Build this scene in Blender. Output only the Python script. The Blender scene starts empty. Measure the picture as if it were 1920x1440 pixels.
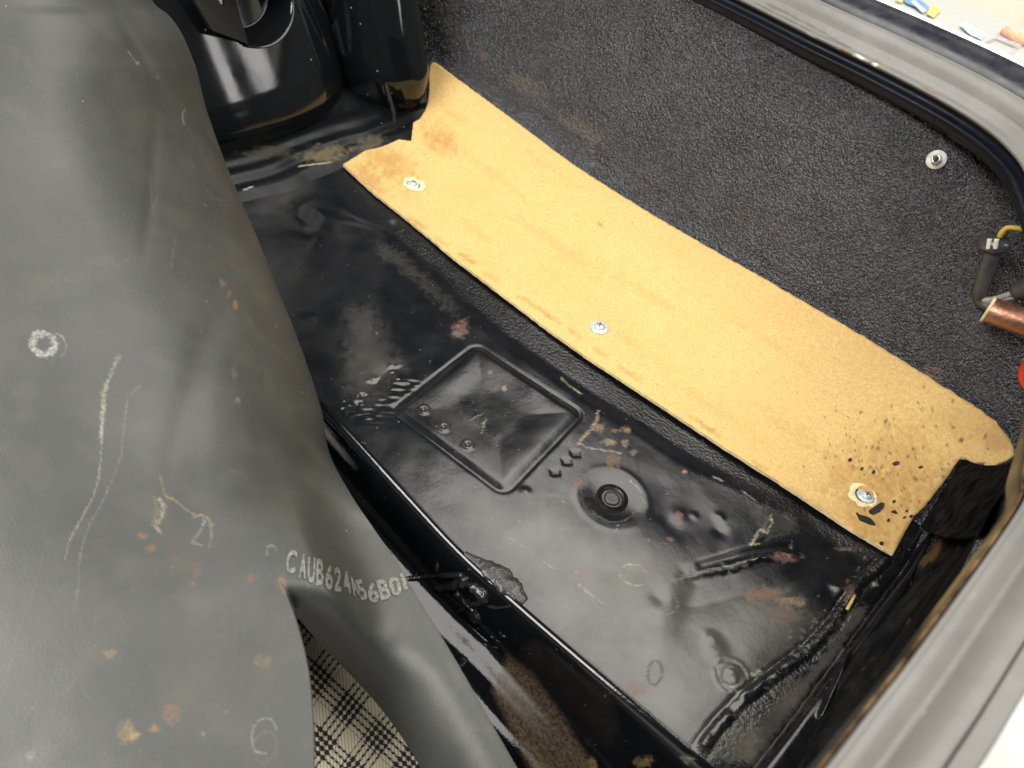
import bpy, bmesh, math, random
import numpy as np
from mathutils import Vector, Matrix
from mathutils.geometry import delaunay_2d_cdt

random.seed(4)
rng = np.random.default_rng(7)
sc = bpy.context.scene
COL = sc.collection

# ------------------------------------------------------------------ camera
F = 1300.0                                     # focal length in photo pixels (1920 wide)
AX = np.array([2460, 1920, -1300.0]); AX /= np.linalg.norm(AX)
AY = np.array([1545, -1100, 1300.0]); AY -= AX * (AX @ AY); AY /= np.linalg.norm(AY)
AZ = np.cross(AX, AY)
R = np.array([AX, AY, AZ])                     # camera axes (right, down, forward) -> boot axes
VD = R @ np.array([0, 0, 1.0])
CAM = -0.52 * VD
cd = bpy.data.cameras.new('camera'); co = bpy.data.objects.new('camera', cd); COL.objects.link(co)
cd.sensor_width = 36.0; cd.lens = 36.0 * F / 1920; cd.clip_start = 0.02; cd.clip_end = 60
cd.dof.use_dof = True; cd.dof.focus_distance = 0.47; cd.dof.aperture_fstop = 10
m = Matrix((R @ np.array([1, 0, 0]), R @ np.array([0, -1, 0]), R @ np.array([0, 0, -1]))).transposed()
co.matrix_world = Matrix.Translation(CAM) @ m.to_4x4()
sc.camera = co

# ------------------------------------------------------------------ light of the garage
w = bpy.data.worlds.new('World'); sc.world = w; w.use_nodes = True
w.node_tree.nodes['Background'].inputs[0].default_value = (0.93, 0.97, 1.0, 1)
w.node_tree.nodes['Background'].inputs[1].default_value = 0.09

def lamp(name, loc, target, sx, sy, power, col):
    l = bpy.data.lights.new(name, 'AREA'); l.shape = 'RECTANGLE'; l.size = sx; l.size_y = sy
    l.energy = power; l.color = col
    o = bpy.data.objects.new(name, l); COL.objects.link(o); o.location = loc
    o.rotation_euler = (Vector(target) - Vector(loc)).to_track_quat('-Z', 'Y').to_euler()
    return o
lamp('ceiling_lamp', (0.28, 0.48, 1.50), (0.24, 0.10, 0), 1.9, 1.0, 37, (1.0, 0.97, 0.90))
lamp('ceiling_lamp', (-0.40, -1.0, 1.25), (0.0, 0.1, 0), 1.4, 0.50, 38, (1.0, 0.97, 0.92))
lamp('tube_lamp', (1.72, 0.70, 1.0), (-0.3, 0.0, 0), 0.26, 1.0, 7, (1.0, 0.98, 0.95))
lamp('tube_lamp', (1.55, 1.22, 1.0), (-0.3, 0.0, 0), 0.26, 1.0, 7, (1.0, 0.98, 0.95))
sc.view_settings.view_transform = 'Standard'; sc.view_settings.look = 'None'
sc.view_settings.exposure = 0.0; sc.view_settings.gamma = 1.0

# ------------------------------------------------------------------ geometry helpers
def un(px, py, z=0.0):
    d = R @ np.array([px - 960.0, py - 720.0, F]); return CAM + d * ((z - CAM[2]) / d[2])
def uny(px, py, y):
    d = R @ np.array([px - 960.0, py - 720.0, F]); return CAM + d * ((y - CAM[1]) / d[1])
def unx(px, py, x):
    d = R @ np.array([px - 960.0, py - 720.0, F]); return CAM + d * ((x - CAM[0]) / d[0])
def und(px, py, zd):
    px = np.asarray(px, float); py = np.asarray(py, float); zd = np.asarray(zd, float)
    d = np.stack([px - 960.0, py - 720.0, np.full_like(px, F)], -1) / F * zd[..., None]
    return CAM + d @ R.T
def proj(P):
    q = (np.asarray(P) - CAM) @ R
    return np.stack([q[..., 0] / q[..., 2] * F + 960, q[..., 1] / q[..., 2] * F + 720], -1)

def sstep(a, b, x):
    t = np.clip((x - a) / (b - a), 0, 1); return t * t * (3 - 2 * t)
def hash2(ix, iy, s):
    h = (ix * 374761393 + iy * 668265263 + s * 974711) & 0x7fffffff
    h = ((h ^ (h >> 13)) * 1274126177) & 0x7fffffff
    return ((h ^ (h >> 16)) & 0xffff) / 65535.0
def vnoise(x, y, s=0):
    ix = np.floor(x).astype(np.int64); iy = np.floor(y).astype(np.int64)
    fx = x - ix; fy = y - iy; fx = fx * fx * (3 - 2 * fx); fy = fy * fy * (3 - 2 * fy)
    a = hash2(ix, iy, s); b = hash2(ix + 1, iy, s); c = hash2(ix, iy + 1, s); d = hash2(ix + 1, iy + 1, s)
    return (a * (1 - fx) + b * fx) * (1 - fy) + (c * (1 - fx) + d * fx) * fy
def fbm(x, y, s=0, o=4):
    r = 0; a = 0.5
    for k in range(o):
        r = r + a * vnoise(x, y, s + k * 17); x = x * 2.03 + 5.1; y = y * 2.03 - 3.7; a *= 0.5
    return r
def dline(Q, pts):
    """distance of every row of Q to a polyline, and the position 0..1 along it"""
    best = np.full(len(Q), 1e9); par = np.zeros(len(Q)); n = len(pts) - 1
    for i in range(n):
        a = np.array(pts[i], float); b = np.array(pts[i + 1], float); ab = b - a
        t = np.clip(((Q - a) @ ab) / max(ab @ ab, 1e-12), 0, 1)
        d = np.linalg.norm(Q - a - t[:, None] * ab, axis=1)
        k = d < best; best[k] = d[k]; par[k] = (i + t[k]) / n
    return best, par
def inpoly(Q, poly):
    ins = np.zeros(len(Q), bool); n = len(poly)
    for i in range(n):
        x1, y1 = poly[i]; x2, y2 = poly[(i + 1) % n]
        if y1 == y2: continue
        c = ((y1 > Q[:, 1]) != (y2 > Q[:, 1])) & (Q[:, 0] < (x2 - x1) * (Q[:, 1] - y1) / (y2 - y1) + x1)
        ins ^= c
    return ins
def sdpoly(Q, poly):
    d, _ = dline(Q, list(poly) + [poly[0]])
    return np.where(inpoly(Q, poly), -d, d)
def smooth_path(pts, n, closed=False):
    """Catmull-Rom through pts, n samples per span"""
    P = [np.array(p, float) for p in pts]; out = []; N = len(P)
    for i in range(N if closed else N - 1):
        if closed: p0, p1, p2, p3 = P[i - 1], P[i], P[(i + 1) % N], P[(i + 2) % N]
        else: p0, p1, p2, p3 = P[max(i - 1, 0)], P[i], P[i + 1], P[min(i + 2, N - 1)]
        for k in range(n):
            t = k / n
            out.append(0.5 * (2 * p1 + (p2 - p0) * t + (2 * p0 - 5 * p1 + 4 * p2 - p3) * t * t + (3 * p1 - p0 - 3 * p2 + p3) * t ** 3))
    if not closed: out.append(P[-1])
    return np.array(out)

def mesh_obj(name, V, Fc, mat, parent=None, smooth=True, cols=None, mats=None):
    me = bpy.data.meshes.new(name)
    V = np.asarray(V, np.float64)
    if isinstance(Fc, np.ndarray):
        me.vertices.add(len(V)); me.vertices.foreach_set('co', V.astype(np.float32).ravel())
        nf, k = Fc.shape
        me.loops.add(nf * k); me.loops.foreach_set('vertex_index', Fc.astype(np.int32).ravel())
        me.polygons.add(nf)
        me.polygons.foreach_set('loop_start', np.arange(0, nf * k, k, dtype=np.int32))
        me.update(calc_edges=True)
    else:
        me.from_pydata([tuple(v) for v in V], [], [tuple(f) for f in Fc])
    me.validate()
    if smooth: me.polygons.foreach_set('use_smooth', np.ones(len(me.polygons), bool))
    for mm in (mat if isinstance(mat, (list, tuple)) else [mat]): me.materials.append(mm)
    if mats is not None: me.polygons.foreach_set('material_index', np.asarray(mats, np.int32))
    if cols:
        for nm, arr in cols.items():
            at = me.color_attributes.new(nm, 'FLOAT_COLOR', 'POINT')
            at.data.foreach_set('color', np.asarray(arr, np.float32).ravel())
    me.update()
    o = bpy.data.objects.new(name, me); COL.objects.link(o)
    if parent: o.parent = parent
    return o
def gridF(nr, nc, flip=False):
    i, j = np.meshgrid(np.arange(nr - 1), np.arange(nc - 1), indexing='ij')
    a = (i * nc + j).ravel(); q = np.stack([a, a + 1, a + nc + 1, a + nc], 1)
    return q[:, ::-1].copy() if flip else q
def sweep(path, prof, close=False):
    """path (N,3) frames given by tangent and world up; prof (M,2): outward, up"""
    P = np.asarray(path, float); T = np.gradient(P, axis=0); T /= np.linalg.norm(T, axis=1)[:, None]
    O = np.stack([-T[:, 1], T[:, 0], np.zeros(len(P))], 1); O /= np.linalg.norm(O, axis=1)[:, None]
    V = P[:, None, :] + O[:, None, :] * np.asarray(prof)[None, :, 0:1] + np.array([0, 0, 1.0]) * np.asarray(prof)[None, :, 1:2]
    return V
def tube_mesh(path, rad, seg=10, caps=True, lump=None):
    P = np.asarray(path, float); N = len(P); rad = np.broadcast_to(rad, (N,))
    T = np.gradient(P, axis=0); T /= np.linalg.norm(T, axis=1)[:, None] + 1e-12
    up = np.array([0.13, 0.2, 1.0]); V = []; u = up - T[0] * (T[0] @ up); u /= np.linalg.norm(u)
    for i in range(N):
        u = u - T[i] * (T[i] @ u); u /= np.linalg.norm(u); v = np.cross(T[i], u)
        for k in range(seg):
            a = 2 * math.pi * k / seg; r = rad[i]
            if lump: r *= 1 + lump * (random.random() - 0.5)
            V.append(P[i] + r * (math.cos(a) * u + math.sin(a) * v))
    Fc = []
    for i in range(N - 1):
        for k in range(seg):
            Fc.append((i * seg + k, i * seg + (k + 1) % seg, (i + 1) * seg + (k + 1) % seg, (i + 1) * seg + k))
    if caps:
        Fc.append(tuple(range(seg))[::-1]); Fc.append(tuple((N - 1) * seg + k for k in range(seg)))
    return V, Fc
def lathe(prof, seg=40, M=None):
    V = []; Fc = []; n = len(prof)
    for k in range(seg):
        a = 2 * math.pi * k / seg
        for r, z in prof: V.append((r * math.cos(a), r * math.sin(a), z))
    for k in range(seg):
        for i in range(n - 1):
            Fc.append((k * n + i, ((k + 1) % seg) * n + i, ((k + 1) % seg) * n + i + 1, k * n + i + 1))
    V = np.array(V)
    if M is not None: V = V @ np.array(M.to_3x3()).T + np.array(M.translation)
    return V, Fc
def prism(poly, z0, z1, bevel=0.0, M=None):
    poly = [np.array(p, float) for p in poly]; n = len(poly); c = sum(poly) / n
    rings = [(1, z0), (1, z1 - bevel)] + ([(1 - bevel / max(np.linalg.norm(poly[0] - c), 1e-6), z1)] if bevel else [])
    V = []; Fc = []
    for s, z in rings:
        for p in poly: q = c + (p - c) * s; V.append((q[0], q[1], z))
    for r in range(len(rings) - 1):
        for k in range(n): Fc.append((r * n + k, r * n + (k + 1) % n, (r + 1) * n + (k + 1) % n, (r + 1) * n + k))
    Fc.append(tuple(range(n))[::-1]); Fc.append(tuple((len(rings) - 1) * n + k for k in range(n)))
    V = np.array(V)
    if M is not None: V = V @ np.array(M.to_3x3()).T + np.array(M.translation)
    return V, Fc
def join(*parts):
    V = []; Fc = []
    for v, f in parts:
        o = len(V); V += [tuple(x) for x in v]; Fc += [tuple(i + o for i in q) for q in f]
    return V, Fc
def frame(loc, normal, spin=0):
    q = Vector(normal).to_track_quat('Z', 'Y')
    return Matrix.Translation(Vector(loc)) @ q.to_matrix().to_4x4() @ Matrix.Rotation(spin, 4, 'Z')
def tag(o, label=None, cat=None, group=None, kind=None):
    if label: o['label'] = label
    if cat: o['category'] = cat
    if group: o['group'] = group
    if kind: o['kind'] = kind
    return o
def empty(name, loc):
    o = bpy.data.objects.new(name, None); o.empty_display_size = 0.02; COL.objects.link(o); o.location = loc; return o
def adopt(child, parent):
    child.parent = parent; child.matrix_parent_inverse = Matrix.Translation(-Vector(parent.location)); return child

# painted marks: colour overlay with its own alpha, stored per vertex
class Paint:
    def __init__(s, Q, seed=0, k=1.0, ka=1.0):
        s.k = k; s.ka = ka
        s.Q = Q; s.rgb = np.zeros((len(Q), 3)); s.a = np.zeros(len(Q)); s.seed = seed
        s.n = fbm(Q[:, 0] / 9.0, Q[:, 1] / 9.0, seed, 4); s.n2 = fbm(Q[:, 0] / 3.2, Q[:, 1] / 3.2, seed + 50, 3)
    def put(s, m, col):
        m = np.clip(m, 0, 1) * s.ka; col = tuple(x * s.k for x in col); na = m + s.a * (1 - m); k = na > 1e-6
        s.rgb[k] = (np.array(col) * m[k, None] + s.rgb[k] * (s.a * (1 - m))[k, None]) / na[k, None]; s.a = na
    def sub(s, pts, pad):
        p = np.array(pts); return np.where((s.Q[:, 0] > p[:, 0].min() - pad) & (s.Q[:, 0] < p[:, 0].max() + pad) & (s.Q[:, 1] > p[:, 1].min() - pad) & (s.Q[:, 1] < p[:, 1].max() + pad))[0]
    def line(s, pts, wd, col, st=1.0, br=0.5, soft=0.5):
        k = s.sub(pts, wd * 3 + 4)
        if not len(k): return
        jit = np.stack([s.n2[k] - 0.45, s.n[k] - 0.45], 1) * wd * 2.0
        d, t = dline(s.Q[k] + jit, pts); m = np.zeros(len(s.Q))
        m[k] = (1 - sstep(wd * soft, wd, d)) * st * (1 - br + br * 2.0 * np.clip(s.n2[k] * 1.6 - 0.25, 0, 0.6)); s.put(m, col)
    def blob(s, c, rx, ry, col, st=1.0, ang=0, br=0.8, soft=0.3):
        k = s.sub([c], max(rx, ry) * 1.8 + 3)
        if not len(k): return
        q = s.Q[k] - np.array(c); ca, sa = math.cos(ang), math.sin(ang)
        r = np.sqrt(((q[:, 0] * ca + q[:, 1] * sa) / rx) ** 2 + ((-q[:, 0] * sa + q[:, 1] * ca) / ry) ** 2)
        r = r + (s.n[k] - 0.45) * br * 1.6 + (s.n2[k] - 0.45) * br
        m = np.zeros(len(s.Q)); m[k] = (1 - sstep(soft, 1.0, r)) * st; s.put(m, col)
    def ring(s, c, rx, ry, wd, col, st=1.0, ang=0, br=0.4, a0=0, a1=360):
        pts = [(c[0] + rx * math.cos(t) * math.cos(ang) - ry * math.sin(t) * math.sin(ang), c[1] + rx * math.cos(t) * math.sin(ang) + ry * math.sin(t) * math.cos(ang)) for t in np.radians(np.linspace(a0, a1, 22))]
        s.line(pts, wd, col, st, br)
    def rgba(s): return np.concatenate([s.rgb, s.a[:, None]], 1)

# ------------------------------------------------------------------ materials
def new_mat(name):
    mt = bpy.data.materials.new(name); mt.use_nodes = True; nt = mt.node_tree
    return mt, nt, nt.nodes['Principled BSDF']
def nd(nt, t, **kw):
    n = nt.nodes.new(t)
    for k, v in kw.items(): setattr(n, k, v)
    return n
def mixc(nt, fac, a, b, bt='MIX'):
    n = nd(nt, 'ShaderNodeMix', data_type='RGBA', blend_type=bt)
    for s, v in ((n.inputs[0], fac), (n.inputs[6], a), (n.inputs[7], b)):
        if isinstance(v, (int, float)): s.default_value = v
        elif isinstance(v, tuple): s.default_value = v if len(v) == 4 else v + (1,)
        else: nt.links.new(v, s)
    return n.outputs[2]
def noise(nt, scale, detail=3, rough=0.55, vec=None, dist=0.0):
    n = nd(nt, 'ShaderNodeTexNoise'); n.inputs['Scale'].default_value = scale; n.inputs['Detail'].default_value = detail
    n.inputs['Roughness'].default_value = rough; n.inputs['Distortion'].default_value = dist
    nt.links.new(vec if vec else coords(nt), n.inputs['Vector']); return n.outputs['Fac']
def coords(nt):
    for n in nt.nodes:
        if n.type == 'TEX_COORD': return n.outputs['Object']
    return nd(nt, 'ShaderNodeTexCoord').outputs['Object']
def ramp(nt, src, lo, hi, a=0.0, b=1.0):
    n = nd(nt, 'ShaderNodeMapRange', clamp=True); n.inputs[1].default_value = lo; n.inputs[2].default_value = hi
    n.inputs[3].default_value = a; n.inputs[4].default_value = b; nt.links.new(src, n.inputs[0]); return n.outputs[0]
def math_(nt, op, a, b=0.0):
    n = nd(nt, 'ShaderNodeMath', operation=op)
    for s, v in zip(n.inputs, (a, b)):
        if isinstance(v, (int, float)): s.default_value = v
        else: nt.links.new(v, s)
    return n.outputs[0]
def bump(nt, h, dist, strength=1.0, prev=None):
    n = nd(nt, 'ShaderNodeBump'); n.inputs['Distance'].default_value = dist; n.inputs['Strength'].default_value = strength
    nt.links.new(h, n.inputs['Height'])
    if prev: nt.links.new(prev, n.inputs['Normal'])
    return n.outputs['Normal']
def worn(nt, st, sc_=700, lo=0.34, hi=0.56, keep=0.35):
    return math_(nt, 'MULTIPLY', st.outputs['Alpha'], ramp(nt, noise(nt, sc_, 4, 0.7), lo, hi, keep, 1.0))
def setin(nt, bs, name, v):
    if isinstance(v, (int, float)): bs.inputs[name].default_value = v
    elif isinstance(v, tuple): bs.inputs[name].default_value = v if len(v) == 4 else v + (1,)
    else: nt.links.new(v, bs.inputs[name])
def attr(nt, name):
    n = nd(nt, 'ShaderNodeAttribute'); n.attribute_name = name; return n
def specks(nt, scale, size, vec=None):
    v = nd(nt, 'ShaderNodeTexVoronoi'); v.inputs['Scale'].default_value = scale; nt.links.new(vec if vec else coords(nt), v.inputs['Vector'])
    s = nd(nt, 'ShaderNodeSeparateColor'); nt.links.new(v.outputs['Color'], s.inputs[0])
    near = ramp(nt, v.outputs['Distance'], size, size * 0.5); rare = ramp(nt, s.outputs[0], 0.80, 0.82)
    return math_(nt, 'MULTIPLY', near, rare)

def simple(name, col, rough, metal=0.0, var=0.25, nscale=120, bscale=400, bdist=0.0002, spec=0.5, coat=0.0):
    mt, nt, bs = new_mat(name)
    f = noise(nt, nscale, 4)
    c = mixc(nt, ramp(nt, f, 0.35, 0.7), tuple(x * (1 - var) for x in col), tuple(min(1, x * (1 + var)) for x in col))
    setin(nt, bs, 'Base Color', c); setin(nt, bs, 'Roughness', ramp(nt, noise(nt, nscale * 2.2, 3), 0.3, 0.7, max(0.03, rough * 0.75), min(1, rough * 1.25)))
    setin(nt, bs, 'Metallic', metal); bs.inputs['Specular IOR Level'].default_value = spec
    if coat: bs.inputs['Coat Weight'].default_value = coat; bs.inputs['Coat Roughness'].default_value = 0.06
    if bdist: setin(nt, bs, 'Normal', bump(nt, noise(nt, bscale, 3), bdist))
    return mt

def floor_paint():
    mt, nt, bs = new_mat('worn_black_floor_paint')
    st = attr(nt, 'stain_tint'); du = attr(nt, 'film_sheen')
    sep = nd(nt, 'ShaderNodeSeparateColor'); nt.links.new(du.outputs['Color'], sep.inputs[0])
    cl = noise(nt, 26, 5, 0.6, dist=0.6)
    film_sheen = math_(nt, 'MULTIPLY', sep.outputs[0], ramp(nt, cl, 0.3, 0.62, 0.45, 1.0))
    base = mixc(nt, ramp(nt, noise(nt, 60, 4), 0.3, 0.7), (0.0030, 0.0036, 0.0050), (0.0070, 0.0074, 0.0090))
    base = mixc(nt, film_sheen, base, (0.075, 0.073, 0.062))  # pale film, also carries the floor's grey sheen in its colour
    sp = specks(nt, 170, 0.12)
    base = mixc(nt, math_(nt, 'MULTIPLY', sp, 0.45), base, (0.16, 0.155, 0.14))
    sp2 = specks(nt, 75, 0.05)
    base = mixc(nt, math_(nt, 'MULTIPLY', sp2, 0.6), base, (0.30, 0.28, 0.22))
    base = mixc(nt, worn(nt, st, 520, 0.38, 0.58, 0.2), base, st.outputs['Color'])
    setin(nt, bs, 'Base Color', base)
    r = ramp(nt, noise(nt, 34, 5, 0.6, dist=0.5), 0.32, 0.68, 0.12, 0.25)
    r = math_(nt, 'ADD', r, math_(nt, 'MULTIPLY', sep.outputs[0], 0.07))
    r = math_(nt, 'ADD', r, math_(nt, 'MULTIPLY', st.outputs['Alpha'], 0.3))
    r = math_(nt, 'SUBTRACT', r, math_(nt, 'MULTIPLY', sep.outputs[1], 0.17))
    setin(nt, bs, 'Roughness', math_(nt, 'MAXIMUM', r, 0.07))
    n1 = bump(nt, noise(nt, 900, 2), 0.00004)
    n2 = bump(nt, noise(nt, 90, 2), 0.00012, 1.0, n1)
    gr = math_(nt, 'MULTIPLY', noise(nt, 420, 3), sep.outputs[2])
    setin(nt, bs, 'Normal', bump(nt, gr, 0.0010, 1.0, n2))
    return mt
def gloss_black():
    mt, nt, bs = new_mat('glossy_black_paint')
    st = attr(nt, 'stain_tint')
    base = mixc(nt, math_(nt, 'MULTIPLY', specks(nt, 95, 0.09), 0.8), (0.0045, 0.0055, 0.0065), (0.4, 0.4, 0.37))
    base = mixc(nt, st.outputs['Alpha'], base, st.outputs['Color'])
    setin(nt, bs, 'Base Color', base)
    setin(nt, bs, 'Roughness', math_(nt, 'ADD', ramp(nt, noise(nt, 45, 4), 0.3, 0.7, 0.08, 0.13), math_(nt, 'MULTIPLY', st.outputs['Alpha'], 0.45)))
    setin(nt, bs, 'Normal', bump(nt, noise(nt, 60, 2), 0.00006))
    return mt
def underseal():
    mt, nt, bs = new_mat('black_textured_underseal')
    st = attr(nt, 'stain_tint')
    base = mixc(nt, ramp(nt, noise(nt, 30, 5), 0.35, 0.7), (0.011, 0.0117, 0.015), (0.029, 0.0295, 0.037))
    base = mixc(nt, math_(nt, 'MULTIPLY', specks(nt, 560, 0.34), 0.22), base, (0.25, 0.25, 0.27))  # pale specks put the coating's sparkle into its colour
    base = mixc(nt, st.outputs['Alpha'], base, st.outputs['Color'])
    setin(nt, bs, 'Base Color', base)
    setin(nt, bs, 'Roughness', ramp(nt, noise(nt, 220, 3), 0.3, 0.7, 0.15, 0.27)); bs.inputs['Specular IOR Level'].default_value = 1.0
    vo = nd(nt, 'ShaderNodeTexVoronoi'); vo.feature = 'SMOOTH_F1'; vo.inputs['Scale'].default_value = 600; nt.links.new(coords(nt), vo.inputs['Vector'])
    h = math_(nt, 'SUBTRACT', math_(nt, 'MULTIPLY', noise(nt, 950, 3, 0.6), 0.7), math_(nt, 'MULTIPLY', vo.outputs['Distance'], 1.3))
    setin(nt, bs, 'Normal', bump(nt, h, 0.0014))
    return mt
def fibreboard():
    mt, nt, bs = new_mat('tan_fibreboard')
    st = attr(nt, 'stain_tint')
    mp = nd(nt, 'ShaderNodeMapping'); mp.inputs['Scale'].default_value = (1, 1.0, 1); nt.links.new(coords(nt), mp.inputs['Vector'])
    f = noise(nt, 520, 4, 0.7, mp.outputs[0], 1.2); g = noise(nt, 22, 4)
    base = mixc(nt, ramp(nt, f, 0.33, 0.68), (0.47, 0.305, 0.105), (0.69, 0.490, 0.205))
    base = mixc(nt, ramp(nt, g, 0.45, 0.72, 0, 0.35), base, (0.56, 0.33, 0.11))
    base = mixc(nt, math_(nt, 'MULTIPLY', specks(nt, 260, 0.11), 0.5), base, (0.16, 0.09, 0.03))
    base = mixc(nt, worn(nt, st, 420, 0.25, 0.52, 0.6), base, st.outputs['Color'])
    setin(nt, bs, 'Base Color', base); setin(nt, bs, 'Roughness', 0.72); bs.inputs['Specular IOR Level'].default_value = 0.3
    setin(nt, bs, 'Normal', bump(nt, f, 0.00022, 0.8))
    return mt
def rubber_mat():
    mt, nt, bs = new_mat('grey_rubberised_mat')
    st = attr(nt, 'stain_tint')
    base = mixc(nt, ramp(nt, noise(nt, 20, 5), 0.35, 0.7), (0.031, 0.034, 0.031), (0.047, 0.049, 0.044))
    base = mixc(nt, ramp(nt, noise(nt, 55, 4), 0.5, 0.75, 0, 0.25), base, (0.10, 0.083, 0.055))
    base = mixc(nt, math_(nt, 'MULTIPLY', specks(nt, 90, 0.06), 0.5), base, (0.30, 0.29, 0.25))
    base = mixc(nt, worn(nt, st, 620, 0.38, 0.6, 0.25), base, st.outputs['Color'])
    setin(nt, bs, 'Base Color', base)
    setin(nt, bs, 'Roughness', ramp(nt, noise(nt, 40, 4), 0.3, 0.7, 0.46, 0.54)); bs.inputs['Specular IOR Level'].default_value = 0.65
    setin(nt, bs, 'Normal', bump(nt, noise(nt, 1300, 2), 0.00014, 1.0, bump(nt, noise(nt, 60, 3), 0.0002)))
    return mt
def plaid():
    mt, nt, bs = new_mat('cream_black_plaid_weave')
    uv = nd(nt, 'ShaderNodeUVMap'); uv.uv_map = 'weave'
    s = nd(nt, 'ShaderNodeSeparateXYZ'); nt.links.new(uv.outputs[0], s.inputs[0])
    def fr(src, p): return math_(nt, 'FRACT', math_(nt, 'DIVIDE', src, p))
    u, v = s.outputs[0], s.outputs[1]
    P = 0.0225
    ba = math_(nt, 'LESS_THAN', fr(u, P), 0.62); bb = math_(nt, 'LESS_THAN', fr(v, P), 0.62)
    t = 0.0034
    sa = math_(nt, 'LESS_THAN', fr(u, t), 0.5); sb = math_(nt, 'LESS_THAN', fr(v, t), 0.5)
    wv = math_(nt, 'LESS_THAN', fr(math_(nt, 'ADD', math_(nt, 'MULTIPLY', u, 0.74), math_(nt, 'MULTIPLY', v, 0.67)), 0.0024), 0.5)
    lu = math_(nt, 'LESS_THAN', fr(u, t), 0.40); lv = math_(nt, 'LESS_THAN', fr(v, t), 0.40)
    su = math_(nt, 'LESS_THAN', fr(math_(nt, 'ADD', u, t * 0.15), t), 0.70); sv = math_(nt, 'LESS_THAN', fr(math_(nt, 'ADD', v, t * 0.15), t), 0.70)
    A = math_(nt, 'MULTIPLY', math_(nt, 'MULTIPLY', ba, lu), math_(nt, 'ADD', 0.55, math_(nt, 'MULTIPLY', wv, 0.45)))
    B = math_(nt, 'MULTIPLY', math_(nt, 'MULTIPLY', bb, lv), math_(nt, 'SUBTRACT', 1.0, math_(nt, 'MULTIPLY', wv, 0.45)))
    both = math_(nt, 'MULTIPLY', math_(nt, 'MULTIPLY', ba, bb), math_(nt, 'MULTIPLY', su, sv))
    k = math_(nt, 'MAXIMUM', math_(nt, 'MAXIMUM', A, B), both)
    fine = math_(nt, 'LESS_THAN', fr(math_(nt, 'SUBTRACT', u, v), 0.0026), 0.32)
    base = mixc(nt, math_(nt, 'MULTIPLY', fine, 0.55), (0.62, 0.56, 0.43), (0.12, 0.10, 0.07))
    base = mixc(nt, ramp(nt, noise(nt, 60, 4), 0.4, 0.7, 0, 0.4), base, (0.42, 0.34, 0.20))
    base = mixc(nt, k, base, (0.010, 0.010, 0.010))
    setin(nt, bs, 'Base Color', base); setin(nt, bs, 'Roughness', 0.85)
    setin(nt, bs, 'Normal', bump(nt, fine, 0.0003, 0.7))
    return mt
def seal_mat():
    mt, nt, bs = new_mat('satin_grey_seal')
    st = attr(nt, 'stain_tint')
    base = mixc(nt, ramp(nt, noise(nt, 25, 4), 0.35, 0.7), (0.125, 0.122, 0.113), (0.155, 0.151, 0.14))
    base = mixc(nt, st.outputs['Alpha'], base, st.outputs['Color'])
    setin(nt, bs, 'Base Color', base); setin(nt, bs, 'Roughness', 0.42)
    setin(nt, bs, 'Normal', bump(nt, noise(nt, 110, 4), 0.00035))
    return mt
M_floor, M_gloss, M_under, M_board, M_mat, M_plaid, M_seal = floor_paint(), gloss_black(), underseal(), fibreboard(), rubber_mat(), plaid(), seal_mat()
def flange_mat():
    mt = M_gloss.copy(); mt.name = 'dull_black_paint'; nt = mt.node_tree
    nt.nodes['Principled BSDF'].inputs['Specular IOR Level'].default_value = 0.16
    for n in nt.nodes:
        if n.type == 'MAP_RANGE' and abs(n.inputs[4].default_value - 0.13) < 1e-4 and abs(n.inputs[3].default_value - 0.08) < 1e-4: n.inputs[3].default_value = 0.2; n.inputs[4].default_value = 0.4
    return mt
M_flange = flange_mat()
def rear_mat():
    mt, nt, bs = new_mat('dull_black_tarred_panel'); st = attr(nt, 'stain_tint')
    base = mixc(nt, ramp(nt, noise(nt, 70, 5), 0.35, 0.7), (0.008, 0.009, 0.010), (0.024, 0.023, 0.021))
    base = mixc(nt, math_(nt, 'MULTIPLY', specks(nt, 130, 0.13), 0.5), base, (0.25, 0.23, 0.18))
    base = mixc(nt, st.outputs['Alpha'], base, st.outputs['Color']); setin(nt, bs, 'Base Color', base)
    setin(nt, bs, 'Roughness', ramp(nt, noise(nt, 80, 3), 0.3, 0.7, 0.42, 0.65)); bs.inputs['Specular IOR Level'].default_value = 0.0
    setin(nt, bs, 'Normal', bump(nt, noise(nt, 200, 4), 0.0012)); return mt
M_rear = rear_mat()
M_edge = simple('torn_board_edge', (0.78, 0.62, 0.36), 0.8, bdist=0.0004)
M_matedge = simple('pale_mat_edge', (0.36, 0.33, 0.26), 0.8, bdist=0.0003)
M_wing = simple('dark_blue_black_paint', (0.007, 0.009, 0.016), 0.30, nscale=40, bscale=60, bdist=0.00012)
M_tar = simple('black_sealant', (0.016, 0.016, 0.017), 0.15, nscale=140, bscale=240, bdist=0.0010)
M_rust = simple('rusty_bare_edge', (0.11, 0.068, 0.032), 0.7, nscale=110, var=0.85, spec=0.2, bdist=0.0006)
M_rubber = simple('black_rubber', (0.018, 0.018, 0.018), 0.38, nscale=90, bdist=0.0001)
M_zinc = simple('dull_zinc', (0.58, 0.62, 0.64), 0.38, metal=0.35, nscale=300, bdist=0.0002)
M_nylon = simple('white_nylon', (0.72, 0.72, 0.66), 0.45, bdist=0.0001)
M_copper = simple('copper_tube_skin', (0.44, 0.22, 0.14), 0.46, metal=0.8, nscale=110, bdist=0.0002)
M_yellow = simple('yellow_wire_sleeve', (0.62, 0.44, 0.05), 0.45, bdist=0.0)
M_grey = simple('grey_wire_sleeve', (0.30, 0.30, 0.25), 0.5, bdist=0.0)
M_sleeve = simple('dark_grey_sleeve', (0.055, 0.055, 0.058), 0.42, bdist=0.0001)
M_red = simple('red_plastic', (0.62, 0.045, 0.02), 0.35, bdist=0.0)
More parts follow.
